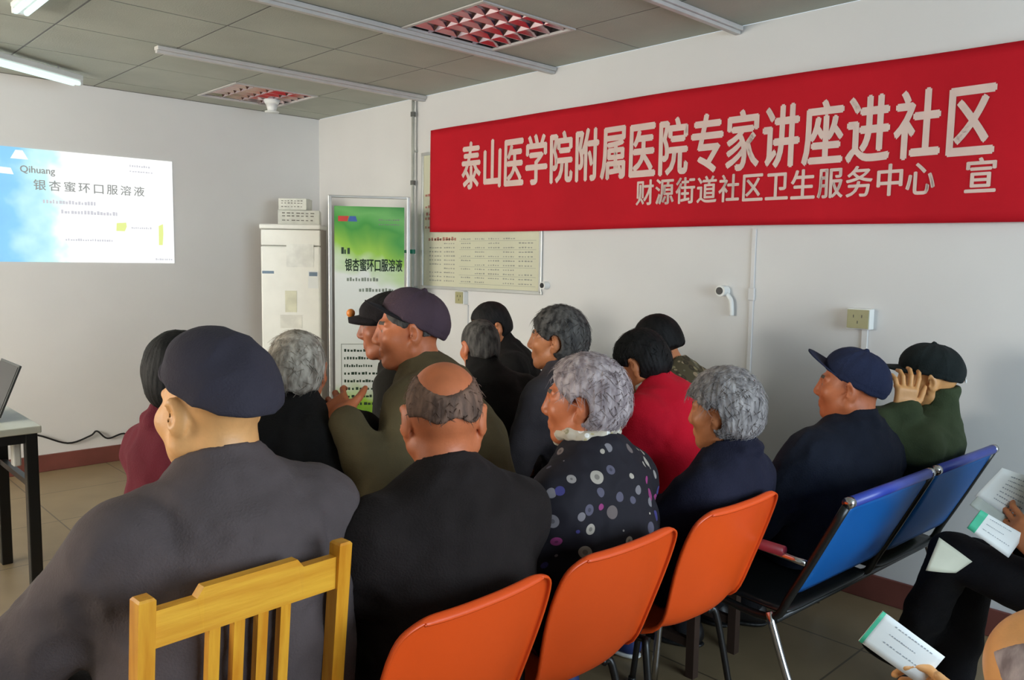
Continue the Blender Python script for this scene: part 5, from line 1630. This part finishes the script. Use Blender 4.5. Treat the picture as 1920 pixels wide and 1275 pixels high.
# the two readers at the right edge
S = dict(k=1.0, skin=SK['tan'], jacket=J_['black'], lean=4, slump=14, hyaw=-5, hpitch=20, hair='short', hairmat=HM['dark'], seed=17, h=0.010, hf=0.006,
         legL=dict(ankle=(0.10, 0.57, 0.20), pole=(-0.25, 0.2, 1.0), toe=(0.3, 0.9, -0.2)), off=0.10, fine_hands='L')
p17top = (2.64, 0.47, 1.20)
world_arm(p17top, 0, S, 'L', (2.50, 0.535, 0.690), CR*0.8-UP*0.4, UP*0.5-CR*0.45+CF*0.5, CR*0.6+CF*0.6, curl=0.75, thumb=0.6)
stool_lab = 'dark stool at the right edge under the reader with crossed legs'
S['stool'] = stool_lab
w17, S17 = person('person in black with crossed legs holding papers at the right edge', p17top, 0, S)

S = dict(k=1.0, skin=SK['light'], jacket=J_['dark'], lean=26, slump=26, neck=14, hyaw=0, hpitch=34, hair='ring', hairmat=HM['mauve'], seed=18, h=0.009, hf=0.004, fine_hands='R', head=1.04, sit=0.38)
p18top = (1.310, 0.300, 0.958)
world_arm(p18top, 4, S, 'R', (1.505, 0.385, 0.635), -UP+CR*0.4, UP*0.55-CR*0.35+CF*0.7, -CR*0.7+UP*0.2+CF*0.3, curl=0.6, thumb=0.5)
S['stool'] = 'dark stool at the bottom right under the balding reader'
w18, S18 = person('balding reader bending over a white leaflet at the bottom right corner', p18top, 4, S)

# light scarf of the flowered-jacket woman, lying in her collar
M['scarf'] = spots_cloth('scarf_print', (190, 178, 160), [(176, 160, 120), (150, 140, 110), (230, 226, 220)], 60.0, 0.5, 0.7)
def scarf(root, S, m, z=0.045, r0=0.066):
    J = S['J']; k = J['k']; f = Field(); pts = []
    X, Y, n = J['X'], J['Y'], J['ndir']
    for i in range(13):
        a = 2*math.pi*i/12
        pts.append(J['N'] + n*(z+0.010*math.sin(a*3))*k + X*math.cos(a)*r0*k + Y*(math.sin(a)*r0*1.05+0.008)*k - n*0.035*k*max(0, math.sin(a)))
    f.path(pts, [0.017*k + 0.002*math.sin(i*2.1) for i in range(13)], k=0.01)
    f.disp = fold_noise(31, 0.004, 0.03)
    lo, hi = bounds(pts, 0.04)
    v, q = surface(f, lo, hi, 0.005)
    mesh_obj('scarf', np_mesh('scarf', v, q), m, root, True)
scarf(w10, S10, M['scarf'], 0.055, 0.075)
scarf(w11, S11, M['white'], 0.035, 0.064)

# leaflets
M['leaf_green'] = mat('green_leaflet_edge', (70, 190, 150), 0.6); M['leaf_cream'] = mat('cream_leaflet', (206, 206, 186), 0.7, var=0.04); M['leaf_grey'] = mat('grey_leaflet', (182, 188, 180), 0.7)
M['leaf_print'] = mat('grey_print', (150, 156, 164), 0.7)
def leaflet(name, label, q, m, bend=0.012, edge=None, lines=0, group=None, band=0.16):
    """one bent sheet; q = corners bottom-left, top-left, top-right, bottom-right"""
    q = [np.array(p, float) for p in q]; c = sum(q)/4
    r = thing(name, label, 'leaflet', tuple(c), group=group)
    nrm = unit(np.cross(q[3]-q[0], q[1]-q[0]))
    def at(u, v, o=0.0): return tuple((1-u)*(1-v)*q[0]+(1-u)*v*q[1]+u*v*q[2]+u*(1-v)*q[3] - c + nrm*(bend*math.sin(math.pi*u)+o))
    rows = [[at(i/10, j/6) for j in range(7)] for i in range(11)]
    grid_mesh('sheet', rows, m, r, 0.0012, 0.0, 0)
    side = 1 if nrm @ (np.array([0, 0, CAM_H])-c) > 0 else -1
    if edge: grid_mesh('edge_band', [[at(i/8*band, j/4, side*0.0014) for j in range(5)] for i in range(9)], edge, r, 0.0006, 0.0, 0)
    if lines:
        bm = bmesh.new(); rr = random.Random(len(label))
        for k in range(lines): dashes(bm, 0.24, rr.uniform(0.6, 0.9), 0.85-0.75*k/lines, 0.03, lambda u, v: at(u, v, side*0.0012), 12, rr)
        from_bm('print', bm, M['leaf_print'], r)
    return r
leaflet('leaflet', 'white printed sheet held up topmost at the right edge', [(2.470, 0.700, 0.812), (2.515, 0.650, 0.895), (2.63, 0.560, 0.850), (2.58, 0.600, 0.715)], M['paper'], 0.008, None, 7)
leaflet('leaflet', 'folded pale grey leaflet behind the white printed sheet at the right edge', [(2.448, 0.705, 0.790), (2.462, 0.690, 0.815), (2.565, 0.60, 0.725), (2.548, 0.61, 0.690)], M['leaf_grey'], 0.005)
leaflet('leaflet', 'white leaflet with green left end held lowest in the hand at the right edge', [(2.385, 0.690, 0.742), (2.404, 0.665, 0.795), (2.50, 0.580, 0.725), (2.465, 0.606, 0.662)], M['paper'], 0.006, M['leaf_green'], 3)
leaflet('leaflet', 'white leaflet with green corner held by the balding reader at the bottom right', [(1.416, 0.571, 0.780), (1.45, 0.545, 0.834), (1.53, 0.463, 0.752), (1.497, 0.489, 0.700)], M['paper'], 0.005, M['leaf_green'], 3, None, 0.05)
leaflet('leaflet', 'cream sheet on the black trousers below the blue bench back', [(2.395, 0.79, 0.590), (2.425, 0.77, 0.685), (2.49, 0.70, 0.618), (2.455, 0.73, 0.585)], M['leaf_cream'], 0.006)
leaflet('leaflet', 'pale greenish folded paper lying on the bench seat under the man in green', [(2.82, 1.075, 0.458), (2.83, 1.165, 0.462), (3.02, 1.15, 0.470), (3.01, 1.060, 0.462)], mat('pale_green_paper', (188, 194, 164), 0.7, var=0.05), 0.010)
